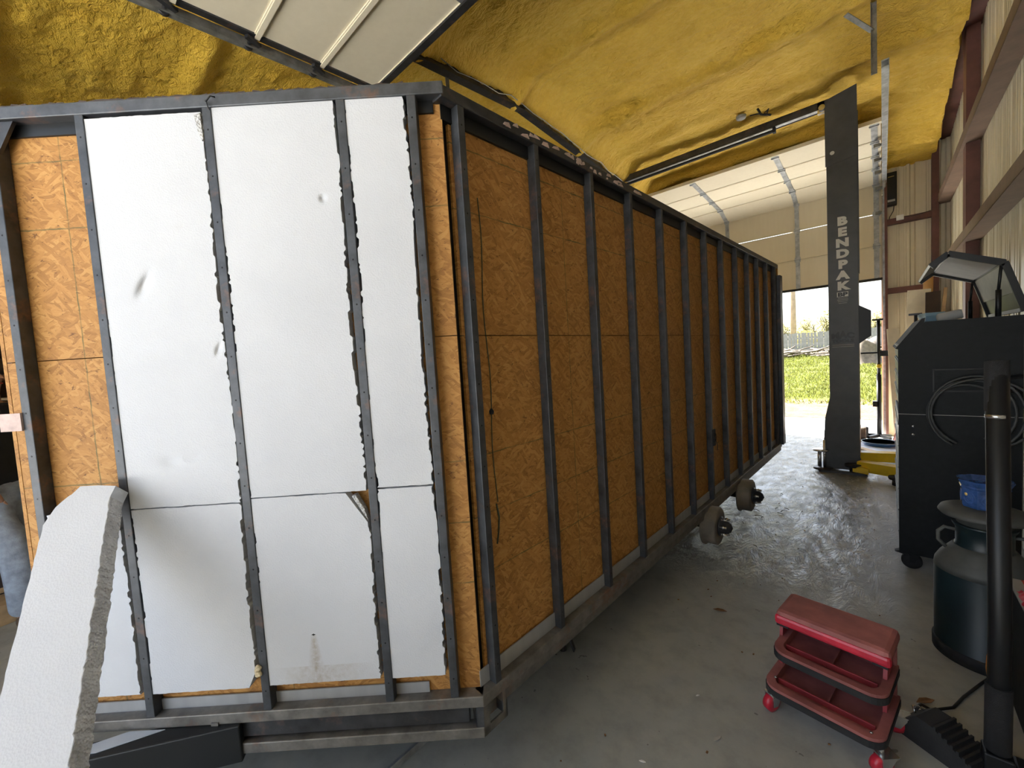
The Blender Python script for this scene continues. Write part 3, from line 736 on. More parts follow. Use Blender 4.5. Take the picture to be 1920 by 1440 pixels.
lb = tag(MB().prism(lpts, 0, .05).build('foam_strip', 'eps'), 'white foam strip with crumbling edge leaning against the trailer nose', 'foam board')
lb.matrix_world = M
MB().prism(ep+[(x-.0015, z) for x, z in ep[::-1]], .0005, .0495).build('cut_edge', 'eps_edge', lb)

# ================================================================== two-post lift
LP = thing('lift_post', 'tall dark grey vehicle lift post with white BENDPAK lettering and yellow arms', 'vehicle lift', (-.32, 5.95, 0))
X0, X1 = -.128, .128
m = MB(); m.prism([(X0, .03), (X1, .03), (X1, 4.155), (X0, 4.10)], -.12, -.108); m.box((X0, -.108, .03), (X0+.03, .13, 4.1)); m.box((X1-.012, -.108, .03), (X1, .13, 4.16)); m.box((X0, .12, .03), (X0+.06, .13, 4.1))
m.build('column', 'lift_paint', LP)
m = MB(); m.prism([(X0-.008, 3.40), (X1+.006, 3.44), (X1+.006, 4.16), (X0-.008, 4.105)], -.128, -.121); m.build('column_extension', 'lift_paint', LP)
MB().prism([(X0, .86), (X0-.05, .60), (X0-.065, .30), (X0-.055, .03), (X0, .03)], -.1, .1).build('carriage', 'lift_paint', LP)
MB().plate(rrect(-.24, -.21, .19, .25, .03), 0, .022).build('base_plate', 'lift_paint', LP)
MB().prism([(X1, .18), (X1+.06, .022), (X1, .022)], -.11, -.10).build('base_gusset', 'lift_paint', LP)
m = MB(); m.box((X0-.005, -.124, .14), (X1+.004, -.12, .152)); m.build('weld_bead', 'lift_paint', LP)
# pivot pins and arm restraints left of the column
m = MB(); m.cyl((-.185, -.14, .03), (-.185, -.14, .36), .014, 14); m.cyl((-.235, -.10, .03), (-.235, -.10, .22), .02, 14); m.build('pivot_pin', 'chrome', LP)
m = MB(); m.lathe([(.0, 0), (.075, 0), (.08, .01), (.075, .02), (0, .02)], (-.22, -.12, .225), 28); m.build('restraint_gear', 'chrome', LP)
m = MB(); m.lathe([(.0, 0), (.09, 0), (.09, .018), (0, .018)], (-.20, -.16, .024), 28); m.box((-.28, -.2, .024), (-.12, -.14, .04)); m.build('arm_pivot', 'dark_steel', LP)
m = MB(); m.lathe([(0, -.006), (.02, -.004), (.02, .0)], M=Matrix.Translation((-.075, -.129, 3.53)) @ Matrix.Rotation(R(90), 4, 'X'), n=18); m.build('bolt_cap', 'letter_white', LP)
# power unit box on the right side
m = MB(); m.prism([(X1, 1.86), (X1+.10, 1.79), (X1+.10, 1.52), (X1, 1.44)], -.11, .06); m.build('power_unit', 'black_paint', LP)
m = MB(); m.box((X1-.02, -.1, 2.2), (X1+.012, -.06, 3.9)); m.build('cable_cover', 'lift_paint', LP)
# lettering
def text_mesh(body, size, bold=.0, extrude=.0008, sx=1, align='CENTER'):
    cu = bpy.data.curves.new('lettering', 'FONT'); cu.body = body; cu.size = size; cu.align_x = align; cu.align_y = 'BOTTOM_BASELINE'
    cu.offset = bold; cu.extrude = extrude; cu.resolution_u = 3
    o = bpy.data.objects.new('lettering', cu); COL.objects.link(o)
    dg = bpy.context.evaluated_depsgraph_get(); me = bpy.data.meshes.new_from_object(o.evaluated_get(dg))
    bpy.data.objects.remove(o); bpy.data.curves.remove(cu)
    for v in me.vertices: v.co.x *= sx
    return me
def letter(par, body, size, loc, mat, bold=0, sx=1, name='lettering', squash=None):
    me = text_mesh(body, size, bold, sx=sx); me.materials.append(MATS[mat])
    if squash:
        for v in me.vertices: v.co.y = squash(v.co.x, v.co.y)
    o = inst(name, me, par, loc, rot=(R(90), 0, 0)); return o
for k, ch in enumerate('BENDPAK'):
    letter(LP, ch, .118, (.0, -.1225, 2.85-.1165*(k+1)+.012), 'letter_white', .0075, 1.22, 'letter')
MB().box((-.052, -.1222, 1.966), (.045, -.1212, 2.02)).build('badge', 'letter_white', LP)
letter(LP, 'BP', .058, (-.004, -.1235, 1.973), 'letter_black', .003, 1.35, 'letter')
for z, w in ((1.948, .045), (1.932, .05), (1.915, .045), (1.895, .04)): MB().box((-w, -.1222, z), (w-.006, -.1212, z+.006)).build('badge_line', 'grey_lining', LP)
letter(LP, 'MAC', .098, (-.008, -.1225, 1.512), 'letter_black', .006, .95, 'letter', squash=lambda x, y: y*(1.12-abs(x)/.12*.5))
letter(LP, 'TOOLS', .045, (-.008, -.1225, 1.466), 'letter_black', .003, 1.32, 'letter')
for z in (1.435, 1.415): MB().box((-.1, -.1222, z), (.09, -.1212, z+.006)).build('badge_line', 'grey_lining', LP)
# overhead cross beam and its padded shut-off bar
m = MB(); m.box((-3.2, -.10, 4.045), (-.10, -.09, 4.125)); m.box((-3.2, -.10, 4.115), (-.10, .0, 4.125)); m.box((-3.2, -.01, 4.045), (-.10, 0, 4.125)); m.build('cross_beam', 'dark_steel', LP)
MB().box((-2.6, -.075, 4.00), (-.62, -.035, 4.03), .008).box((-.63, -.08, 3.99), (-.60, -.03, 4.10)).build('shutoff_bar', 'black_rubber', LP)
MB().box((-3.1, -.088, 4.05), (-.12, -.02, 4.06)).build('beam_web', 'galvanised', LP)
m = MB(); m.box((-.20, -.10, 4.0), (-.12, -.06, 4.12)); m.cyl((-.16, -.13, 4.05), (-.16, -.05, 4.05), .03, 16); m.build('pulley_bracket', 'chrome', LP)
# yellow arms reaching to the right of the base
a1 = MB().bar((.12, -.16, .105), (.52, -.30, .105), .12, .11, bev=.006).build('lift_arm', 'yellow_paint', LP)
MB().bar((.10, -.02, .18), (.55, .10, .18), .12, .10, bev=.006).build('lift_arm', 'yellow_paint', LP)
MB().prism([(.07, .06), (.20, .045), (.20, .10), (.13, .12), (.07, .10)], -.30, -.17).build('arm_end', 'yellow_paint', LP)
m = MB(); m.lathe([(0, 0), (.065, 0), (.07, .012), (.07, .026), (0, .03)], (.07, -.24, .10), 28); m.lathe([(.03, 0), (.03, .06)], (.07, -.24, .045), 18); m.build('lift_pad', 'black_rubber', LP)
m = MB(); m.lathe([(0, 0), (.065, 0), (.07, .012), (.07, .026), (0, .03)], (.42, -.42, .06), 28); m.lathe([(.04, 0), (.04, .06)], (.42, -.42, .0), 18); m.build('lift_pad', 'black_rubber', LP)
# second post, mostly hidden behind the trailer
m = MB(); m.box((-3.35, -.12, 0), (-3.1, .13, 4.08)); m.build('far_column', 'lift_paint', LP)
# foam gap with a cable tail above the beam
ct = thing('cable_tail', 'short black cable tail poking from a hole in the yellow ceiling foam', 'cable', (-1.05, 5.62, 4.17))
m = MB(); m.tube([(0, 0, .04), (.03, .02, -.03), (.08, .04, -.05), (.10, .03, .0), (.05, .05, -.02), (.12, .06, -.06)], .012, 8); m.tube([(-.08, 0, -.005), (-.02, .01, -.01), (.04, .03, -.02)], .006, 8); m.build('cable', 'black_rubber', ct)
m = MB(); m.lathe([(0, 0), (.05, .0), (.055, .03)], (-.17, 0, .0), 20); m.build('grommet', 'grey_lining', ct)

# ================================================================== tool chest with open lid
TC = thing('tool_chest', 'large black rolling tool chest with chamfered end and raised grey-lined lid', 'tool chest', (.32, 4.0, 0))
prof = [(-.25, .115), (.245, .115), (.245, 1.572), (-.13, 1.575), (-.25, 1.435)]
MB().prism(prof, -.50, -.488).build('end_panel', 'black_satin', TC)
MB().prism([(-.235, .13), (.235, .13), (.235, 1.0), (-.235, 1.0)], -.488, .50).build('body', 'black_paint', TC)
MB().prism([(-.235, 1.02), (.235, 1.02), (.235, 1.555), (-.125, 1.555), (-.235, 1.42)], -.488, .50).build('top_box', 'black_paint', TC)
MB().box((-.252, -.5015, 1.009), (.245, -.4995, 1.012)).build('seam_trim', 'grey_lining', TC)
m = MB(); m.prism([(-.262, 1.42), (-.25, 1.415), (-.135, 1.56), (-.13, 1.60), (-.145, 1.595)], -.49, .5); m.build('lid_frame', 'black_satin', TC)
for zz in (.16, .30, .44, .58, .72, .86, 1.06, 1.16, 1.26, 1.36):
    dr = MB().box((-.248, -.46, zz), (-.236, .48, zz+.085 if zz > 1 else zz+.125), .003).build('drawer', 'black_paint', TC)
    MB().box((-.253, -.44, zz+.07), (-.247, .46, zz+.08)).build('drawer_pull', 'track_steel', dr)
m = MB(); m.box((-.095, -.508, 1.15), (.12, -.5, 1.16)); m.box((-.095, -.508, 1.28), (.12, -.5, 1.288)); m.box((-.10, -.508, 1.15), (-.093, -.5, 1.288)); m.build('vent_frame', 'black_paint', TC)
m = MB(); m.box((-.09, -.502, 1.16), (.115, -.5, 1.28)); m.build('vent_recess', 'black_satin', TC)
for (x, z) in ((-.185, .935), (-.185, .885), (.19, .935), (.19, .885)):
    MB().lathe([(0, .004), (.008, .003), (.009, 0)], M=Matrix.Translation((x, -.5, z)) @ Matrix.Rotation(R(90), 4, 'X'), n=12).build('rivet', 'chrome', TC)
m = MB(); m.tube([(.235, -.52, 1.24), (.18, -.53, 1.235), (.165, -.53, 1.20), (.175, -.53, 1.165), (.235, -.52, 1.155)], .012, 10); m.build('push_handle', 'black_paint', TC)
# raised lid: front flap, roof and back panel, framed in black with grey lining
lp = [(-.107, 1.905), (-.036, 1.962), (.177, 1.868), (.250, 1.60)]
def lid_seg(p, q, name, mat, th, y0, y1, off=0):
    p, q = Vector(p), Vector(q); d = (q-p).normalized(); n = Vector((-d.y, d.x))
    a, b = p+n*off, q+n*off; c_, e = b+n*th, a+n*th
    return MB().prism([tuple(a), tuple(b), tuple(c_), tuple(e)], y0, y1).build(name, mat, TC)
for i, nm in enumerate(('lid_flap', 'lid_roof', 'lid_back')):
    lid_seg(lp[i], lp[i+1], nm, 'black_paint', .012, -.5, .5)
    if i: lid_seg(Vector(lp[i]).lerp(Vector(lp[i+1]), .04), Vector(lp[i]).lerp(Vector(lp[i+1]), .96 if i == 1 else .62), 'lid_lining', 'grey_lining', -.006, -.47, .47)
for y in (-.5, .482):
    m = MB()
    for i in range(3): m.bar((lp[i][0], y+.009, lp[i][1]-.008), (lp[i+1][0], y+.009, lp[i+1][1]-.008), .022, .03)
    m.build('lid_rim', 'black_paint', TC)
    m = MB(); m.cyl((.155, y+.012, 1.57), (.155, y+.012, 1.72), .012, 12); m.cyl((.155, y+.012, 1.72), (.165, y+.012, 1.86), .007, 10); m.build('gas_strut', 'black_paint', TC)
MB().bar((.248, -.5, 1.60), (.248, .5, 1.60), .02, .02).build('hinge_bar', 'black_paint', TC)
MB().prism([(-.115, 1.908), (-.107, 1.900), (-.104, 1.904), (-.112, 1.912)], -.5, .5).build('lid_lip', 'galvanised', TC)
def caster(par, x, y, wheel='black_rubber', r=.05, plate='black_paint', z=0, fork=None, rz=0):
    cst = MB().lathe([(0, -.014), (r*.5, -.014), (r*.62, -.016), (r, -.012), (r, .012), (r*.62, .016), (0, .014)], M=Matrix.Translation((x, y, r)) @ Matrix.Rotation(rz, 4, 'Z') @ Matrix.Rotation(R(90), 4, 'X'), n=28).build('caster_wheel', wheel, par)
    Mz = Matrix.Translation((x, y, 0)) @ Matrix.Rotation(rz, 4, 'Z')
    m = MB()
    for s_ in (-1, 1): m.prism([(-.012, r-.008), (.012, r-.008), (.03+.2*r, 2.1*r), (-.012, 2.1*r)], .018*s_-.002, .018*s_+.002, Mz)
    m.box((-.014, -.022, 2.05*r), (.045, .022, 2.2*r), 0, Mz); m.build('caster_fork', fork or plate, cst)
    return cst
for (x, y) in ((-.19, -.43), (.19, -.43), (-.19, .43), (.19, .43)):
    caster(TC, x, y, r=.05)
MB().prism([(-.27, .105), (-.22, .135), (-.2, .09)], -.47, -.43).build('brake_pedal', 'black_rubber', TC)

# coiled cable hanging on the end of the chest
hc = thing('cable_coil', 'black cable looped over the vent on the tool chest end', 'cable', (.32, 3.49, 1.2))
m = MB()
for k, (cx, rx, rz_, dy) in enumerate(((.05, .17, .19, -.014), (.065, .185, .215, -.026), (.03, .155, .165, -.02), (.09, .20, .20, -.032))):
    pts = []
    for i in range(30):
        a = R(-62+ (304)*i/29)+R(0)
        pts.append((cx-rx*math.cos(a)*-1*-1 if False else cx+rx*math.sin(a-R(90))*-1*-1, dy+.004*math.sin(i*.9), -.17+rz_*math.cos(a-R(90))))
    m.tube(pts, .0065, 8)
m.build('cable', 'cable_grey', hc)

# milk can with lid, warmer on top
MC = thing('milk_can', 'old dark green metal milk can with mushroom lid in front of the tool chest', 'milk can', (.335, 2.74, 0))
m = MB(); m.lathe([(.162, 0), (.165, .008), (.165, .05), (.160, .055), (.160, .40), (.156, .425), (.14, .46), (.11, .50), (.095, .52), (.09, .53), (.09, .60), (.10, .615), (.102, .625)], n=48); m.build('body', 'can_green', MC)
m = MB(); m.lathe([(.1612, .405), (.158, .43), (.142, .462), (.113, .50), (.098, .52)], n=48); m.build('shoulder', 'can_grey', MC)
m = MB(); m.lathe([(.166, .002), (.167, .05), (.161, .056)], n=48); m.build('base_band', 'black_rubber', MC)
m = MB(); m.lathe([(.085, .60), (.09, .655), (.14, .662), (.148, .672), (.14, .688), (.10, .702), (.0, .706)], n=48); m.build('lid', 'can_grey', MC)
for s_ in (-1, 1):
    m = MB(); m.tube([(.085*s_, 0, .58), (.125*s_, 0, .585), (.145*s_, 0, .56), (.145*s_, 0, .52), (.12*s_, 0, .49)], .008, 8); m.build('handle', 'can_grey', MC)
WP = thing('wax_warmer', 'blue glazed embossed warmer pot standing on the milk can lid', 'warmer pot', (.335, 2.74, .706))
def octo(r, z): return [(r*math.cos(R(22.5+45*k)), r*math.sin(R(22.5+45*k)), z) for k in range(8)]
m = MB(); rings = [(.072, 0), (.076, .01), (.078, .085), (.082, .092), (.079, .098), (.092, .125), (.086, .125), (.074, .10)]
vs = []; fs = []
for r, z in rings: vs += octo(r, z)
for i in range(len(rings)-1):
    for k in range(8): fs.append((i*8+k, i*8+(k+1) % 8, (i+1)*8+(k+1) % 8, (i+1)*8+k))
fs += [tuple(range(7, -1, -1)), tuple(range((len(rings)-1)*8, len(rings)*8))]
m.add(vs, fs); m.build('pot', 'blue_glaze', WP)
for k in range(8):
    a = R(45*k); c_ = Vector((.0715*math.cos(a), .0715*math.sin(a), .045)); tx = Vector((-math.sin(a), math.cos(a), 0))
    m = MB()
    for rr in (.022, .013): m.tube([c_+tx*rr*math.cos(R(30*i))+Vector((0, 0, rr*1.2*math.sin(R(30*i)))) for i in range(12)], .002, 6, True)
    m.tube([c_+tx*(.008*math.sin(i*.9))+Vector((0, 0, -.012+.004*i)) for i in range(7)], .0018, 6); m.build('embossing', 'blue_glaze', WP)
for (a, z, r) in ((200, .07, .004), (215, .06, .007)):
    MB().lathe([(0, .003), (r, .001), (r, 0)], M=Matrix.Translation((.0735*math.cos(R(a)), .0735*math.sin(R(a)), z)) @ Matrix.Rotation(R(a), 4, 'Z') @ Matrix.Rotation(R(90), 4, 'Y'), n=12).build('light_hole', 'gold_glow', WP)

# ================================================================== red roller seat
RS = thing('roller_seat', 'red padded mechanic roller seat with two tool trays', 'roller seat', (-.150, 1.955, 0), R(-9))
# local: x along the seat, -y towards the camera
pad = MB().box((-.175, -.09, .352), (.18, .10, .402), .018).build('seat_pad', 'dusty_red', RS)
MB().box((-.177, -.096, .345), (.182, -.072, .384), .011).build('pad_roll', 'red_vinyl', pad)
m = MB(); m.box((-.172, -.085, .335), (-.13, .095, .353)); m.box((.13, -.085, .335), (.172, .095, .353)); m.build('seat_bracket', 'black_rubber', RS)
def tray(z, y0, y1, x0, x1, name):
    outer = rrect(x0, y0, x1, y1, .055, 6, (1, 1, 0, 0)); inner = rrect(x0+.028, y0+.028, x1-.028, y1-.01, .04, 6, (1, 1, 0, 0))
    n = len(outer); m = MB()
    vs = [(p[0], p[1], z) for p in outer]+[(p[0], p[1], z) for p in inner]+[(p[0]*.985, p[1], z-.032) for p in inner]+[(p[0], p[1], z-.014) for p in outer]
    fs = []
    for i in range(n):
        j = (i+1) % n; fs += [(i, j, n+j, n+i), (n+i, n+j, 2*n+j, 2*n+i), (3*n+i, 3*n+j, j, i)]
    fs.append(tuple(2*n+i for i in range(n))); m.add(vs, fs)
    o = m.build(name, 'dusty_red', RS)
    mo = MB(); nn = len(outer); vv = [(p[0], p[1], zz_) for zz_ in (z-.036, z-.012) for p in outer]+[(p[0]*1.012, p[1]-.003, zz_) for zz_ in (z-.036, z-.012) for p in outer]; ff = []
    for i in range(nn):
        j = (i+1) % nn; ff += [(2*nn+i, 2*nn+j, 3*nn+j, 3*nn+i), (i, nn+i, nn+j, j), (nn+i, 3*nn+i, 3*nn+j, nn+j), (i, j, 2*nn+j, 2*nn+i)]
    mo.add(vv, ff).build('rim_edge', 'black_rubber', o)
    ym = y0+.085
    MB().box((x0+.03, ym-.004, z-.034), (x1-.035, ym+.004, z-.010), .002).build('divider', 'red_plastic', o)
    MB().box((.0, ym, z-.034), (.006, y1-.02, z-.012)).build('divider', 'dusty_red', o)
    return o
tray(.255, -.135, .10, -.180, .175, 'upper_tray')
tray(.135, -.195, .10, -.192, .178, 'lower_tray')
for x in (-.172, .160):
    m = MB(); m.prism([(-.03, .13), (.10, .13), (.10, .352), (.0, .352), (-.02, .26)], -.0, .012, Matrix.Translation((x, 0, 0)) @ Matrix.Rotation(R(90), 4, 'Z') @ Matrix.Scale(1, 4)); m.build('side_panel', 'red_plastic', RS)
MB().box((-.17, .09, .13), (.17, .10, .352)).build('back_panel', 'dusty_red', RS)
for (x, y, rz_) in ((-.175, -.15, 1.2), (.165, -.16, .9), (-.165, .085, 2.0), (.165, .085, .3)):
    c_ = caster(RS, x, y, 'red_vinyl', .034, 'chrome', fork='chrome', rz=rz_)
    MB().cyl((x, y, .07), (x, y, .104), .008, 10).build('caster_stem', 'chrome', RS)
for (x, y) in ((-.165, -.13), (.14, -.165)):
    MB().lathe([(0, .1385), (.004, .138), (.006, .135)], (x, y, 0), 10).build('screw_head', 'chrome', RS)

# ================================================================== rubber wheel chock on a rope
CH = thing('wheel_chock', 'black rubber wheel chock with ribbed slope and rope on the floor', 'wheel chock', (.160, 2.0, 0), R(-32))
MB().prism([(-.115, 0), (.15, 0), (.15, .02), (-.015, .108), (-.06, .108), (-.115, .05)], -.055, .055).build('body', 'black_rubber', CH)
for k in range(10):
    x = -.005+.0155*k; z = .103-.0083*k
    MB().box((x-.0045, -.056, z-.012), (x+.0035, .056, z+.011)).build('rib', 'black_rubber', CH)
m = MB(); m.tube([(-.09, .0, .07), (-.105, .01, .09), (-.10, .03, .088), (-.075, .03, .085)], .004, 8); m.build('eye_bolt', 'chrome', CH)
m = MB(); pts = [(.085, 2.05, .09), (.10, 2.12, .07), (.135, 2.20, .008), (.20, 2.27, .006), (.235, 2.36, .006), (.30, 2.50, .006), (.33, 2.56, .006)]
tag(m.tube(pts, .005, 8).build('chock_rope', 'black_rubber'), 'thin black rope trailing from the wheel chock across the floor', 'rope')

# ================================================================== padded black handle bar standing at the right
HB = thing('floor_jack', 'black floor jack with tall upright handle sleeved in foam', 'floor jack', (.272, 1.96, 0))
m = MB(); m.tube([(.0, 0, .10), (.004, .01, .55), (-.004, .035, 1.40)], .0265, 28); m.build('handle', 'black_paint', HB)
m = MB(); m.tube([(.0, 0, .12), (.002, .004, .34)], .031, 28); m.build('foam_sleeve', 'foam_sleeve', HB)
m = MB(); m.tube([(-.0035, .0335, 1.24), (-.004, .0352, 1.402)], .0275, 28); m.build('grip', 'foam_sleeve', HB)
m = MB(); m.tube([(-.003, .030, 1.218), (-.0031, .0304, 1.23)], .0272, 28); m.build('grip_ring', 'chrome', HB)
m = MB(); m.box((-.034, -.034, .03), (.034, .034, .115), .006); m.build('handle_socket', 'black_paint', HB)
m = MB(); m.box((.034, -.05, .03), (.20, .05, .09), .01); m.build('body', 'black_paint', HB)
for (x, y) in ((.06, -.065), (.06, .065), (.18, -.065), (.18, .065)):
    MB().cyl((x, y-.015, .03), (x, y+.015, .03), .03, 18).build('wheel', 'dark_steel', HB)

# ---- clutter at the right edge beside the jack
GB = thing('black_crate', 'black ribbed plastic crate behind the jack handle', 'crate', (.475, 2.30, 0))
MB().box((-.10, -.16, 0), (.09, .18, .50), .01).build('body', 'black_satin', GB)
for k in range(7): MB().box((-.106, -.168, .06+.028*k), (.094, -.16, .074+.028*k)).build('rib', 'black_rubber', GB)
MB().box((-.108, -.168, .485), (.096, .186, .502), .004).build('rim', 'grey_lining', GB)
def rag(name, label, mat, loc, sx, sy, h, seed, cat='rag'):
    vs = []; fs = []; n = 18
    for j in range(n+1):
        for i in range(n+1):
            u, v = i/n*2-1, j/n*2-1; r = max(abs(u), abs(v))
            z = h*(1-r**3)*(.55+.7*noise.noise(Vector((u*2.3+seed, v*2.3, seed)))) if r < 1 else 0
            vs.append((u*sx*(1+.15*noise.noise(Vector((v*2, seed, 0)))), v*sy*(1+.15*noise.noise(Vector((u*2, seed, 4)))), max(0.002, z)))
    vs += [(x, y, 0.0) for x, y, z in vs]; b = (n+1)**2
    for j in range(n):
        for i in range(n):
            a = j*(n+1)+i; fs.append((a, a+1, a+n+2, a+n+1)); fs.append((b+a, b+a+n+1, b+a+n+2, b+a+1))
    ring = [i for i in range(n+1)]+[(n+1)*k+n for k in range(1, n+1)]+[(n+1)*n+i for i in range(n-1, -1, -1)]+[(n+1)*k for k in range(n-1, 0, -1)]
    for a, c2 in zip(ring, ring[1:]+ring[:1]): fs.append((a, b+a, b+c2, c2))
    o = MB().add(vs, fs, None, True).build(name, mat); o.location = loc
    return tag(o, label, cat)
rag('red_rag', 'crumpled red shop rag on the black crate', 'red_vinyl', (.44, 2.30, .502), .07, .06, .07, 3)
rag('red_glove', 'small red glove lying behind the rag on the crate', 'red_paint', (.45, 2.42, .502), .05, .06, .04, 8, 'glove')
rag('cloth_scrap', 'small grey cloth scrap on the crate edge', 'grey_lining', (.40, 2.25, .502), .022, .02, .03, 5)
rag('navy_cloth', 'dark blue cloth lying on the floor beside the jack', 'navy_cloth', (.43, 1.99, .0), .07, .08, .06, 12, 'cloth')
rag('printed_cloth', 'orange printed cloth at the bottom right corner', 'printed_cloth', (.37, 1.86, .0), .06, .06, .12, 17, 'cloth')
OS = thing('screwdriver', 'orange-handled tool standing behind the jack handle', 'screwdriver', (.318, 2.40, 0))
m = MB(); m.lathe([(.0, .0), (.003, .0), (.003, .09), (.005, .10), (.016, .11), (.019, .14), (.017, .19), (.013, .21), (0, .215)], n=16); m.build('handle', 'orange_handle', OS)

# ================================================================== things by the back right corner
# tall transmission jack
TJ = thing('transmission_jack', 'tall black transmission jack stand beside the door jamb', 'jack', (-.045, 8.02, 0))
m = MB(); m.cyl((0, 0, .04), (0, 0, .95), .028, 16); m.cyl((0, 0, .95), (0, 0, 1.74), .02, 16); m.build('column', 'black_paint', TJ)
MB().box((-.07, -.04, 1.74), (.05, .04, 1.765)).build('saddle', 'black_paint', TJ)
MB().box((-.2, -.012, 1.262), (.06, .012, 1.285)).box((.02, -.02, 1.22), (.17, .02, 1.30)).build('cross_handle', 'black_paint', TJ)
MB().cyl((0, 0, 1.05), (0, 0, 1.10), .031, 16).build('yellow_band', 'yellow_paint', TJ)
for k in range(4):
    a = R(45+90*k); MB().bar((0, 0, .05), (.17*math.cos(a), .17*math.sin(a), .03), .04, .04).build('leg', 'black_paint', TJ)
MB().box((-.07, -.05, .48), (-.02, .05, .56)).build('pump', 'black_rubber', TJ)
# drip pan (blue)
m = MB(); m.lathe([(.0, .012), (.15, .012), (.19, .06), (.195, .06), (.155, 0), (0, 0)], n=32)
dp = thing('drip_pan', 'shallow blue drip pan on the floor by the jack stand', 'pan', (-.04, 7.48, 0)); m.build('pan', 'pan_blue', dp)
m = MB(); m.lathe([(.196, .06), (.192, .064), (.188, .06)], n=32); m.build('rim', 'pale_blue', dp)
# red axle stands
def astand(x, y, rz, label):
    j = thing('axle_stand', label, 'axle stand', (x, y, 0), rz, 'red axle stands')
    for k in range(4):
        a = R(45+90*k); MB().bar((.12*math.cos(a), .12*math.sin(a), 0.0), (.03*math.cos(a), .03*math.sin(a), .28), .045, .008, (math.cos(a), math.sin(a), .3)).build('leg', 'red_paint', j)
    MB().box((-.03, -.03, .27), (.03, .03, .31)).build('collar', 'red_paint', j)
    MB().box((-.02, -.012, .30), (.02, .012, .40)).box((-.05, -.02, .39), (.05, .02, .42)).build('ratchet', 'dark_steel', j)
astand(.20, 7.72, .2, 'red steel axle stand beside the blue drip pan'); astand(.30, 7.42, .7, 'red steel axle stand nearer the corner behind the tool chest')
# electric motor
EM = thing('electric_motor', 'small rusty electric motor on the floor by the lift post', 'motor', (-.28, 7.86, 0))
MB().cyl((-.09, 0, .10), (.09, 0, .10), .085, 28).build('housing', 'drum_metal', EM)
MB().box((-.08, -.07, 0), (.08, .07, .03)).build('foot', 'dark_steel', EM)
MB().cyl((-.14, 0, .10), (-.09, 0, .10), .012, 12).build('shaft', 'chrome', EM)
MB().cyl((.0, 0, .018), (.004, 0, .182), .0, 4) if False else None
tag(MB().box((-.16, -.10, 0), (.12, .12, .16), .01).build('toolbox', 'dark_steel', loc=(-.30, 8.12, 0), rz=.2), 'dark grey steel box behind the electric motor', 'box')
# boards on the floor
tag(MB().plate([(-.26, 7.62), (-.25, 6.95), (.12, 6.62), (.36, 6.85), (.32, 7.45)], .001, .012).build('floor_board', 'galv_sheet'), 'pale grey sheet lying on the floor beyond the yellow arms', 'board')
tag(MB().bar((-.24, 7.05, .03), (.2, 6.50, .03), .09, .035).build('timber_plank', 'plywood'), 'thin wooden plank lying on the floor beyond the yellow arms', 'plank')
# floor jack behind chest (red handle), small tools
RJ = thing('hand_winch', 'red hand winch with hanging white rope behind the tool chest', 'winch', (.30, 7.1, 0))
m = MB(); m.bar((-.14, 0, 1.22), (.02, .0, .98), .03, .03); m.build('arm', 'red_paint', RJ)
m = MB(); m.cyl((-.06, -.04, 1.30), (-.06, .04, 1.30), .04, 16); m.box((-.14, -.01, 1.36), (.06, .01, 1.38)); m.cyl((.0, -.03, 1.22), (.0, .03, 1.22), .05, 16); m.build('gear', 'dark_steel', RJ)
m = MB(); m.tube([(-.02+.04*math.cos(a*.42), -.03+.01*math.sin(a), .78+.13*math.sin(a*.42)) for a in range(16)], .008, 8); m.tube([(-.03+.03*math.cos(a*.42), -.035, .55+.11*math.sin(a*.42)) for a in range(16)], .008, 8); m.build('rope', 'white_plastic', RJ)
m = MB(); m.box((.03, -.03, 0), (.07, .03, 1.3)); m.box((-.05, -.15, 0), (.15, .15, .02)); m.build('upright', 'red_paint', RJ)
# leaning sheets in the corner
def leaning(name, label, cat, mat, x0, x1, z1, ybot, ytop, th, tilt=0, grp=None):
    m = MB(); M = Matrix.Translation((x0, ybot, 0)) @ Matrix.Rotation(math.atan2(ybot-ytop, z1)*-1, 4, 'X') @ Matrix.Rotation(tilt, 4, 'Y')
    m.box((0, 0, 0), (x1-x0, th, z1), .002, M); o = m.build(name, mat); return tag(o, label, cat, grp)
leaning('acrylic_sheet', 'tall translucent tan sheet leaning in the back corner', 'sheet', 'clear_sheet', .19, .42, 2.12, 8.05, 8.24, .006, .03)
leaning('timber_plank', 'narrow pale wooden plank leaning on the tan sheet', 'plank', 'plywood', .24, .29, 1.80, 7.95, 8.17, .03, .04)
leaning('crumpled_sheet', 'short yellowish plastic sheet leaning by the back wall', 'sheet', 'clear_sheet', .12, .25, 1.62, 7.98, 8.2, .006, -.05)
leaning('dark_board', 'dark board leaning against the corner column', 'board', 'dark_timber', .42, .56, 2.06, 7.95, 8.18, .02, .0)
leaning('wooden_batten', 'slim wooden batten leaning in the corner behind the cardboard tube', 'batten', 'raw_timber', .44, .475, 2.10, 7.90, 8.10, .02, .07)
tb = MB().tube([(.40, 7.70, .0), (.47, 8.10, 2.30)], .05, 24).build('cardboard_tube', 'cardboard'); tag(tb, 'brown cardboard tube leaning in the back right corner', 'tube')
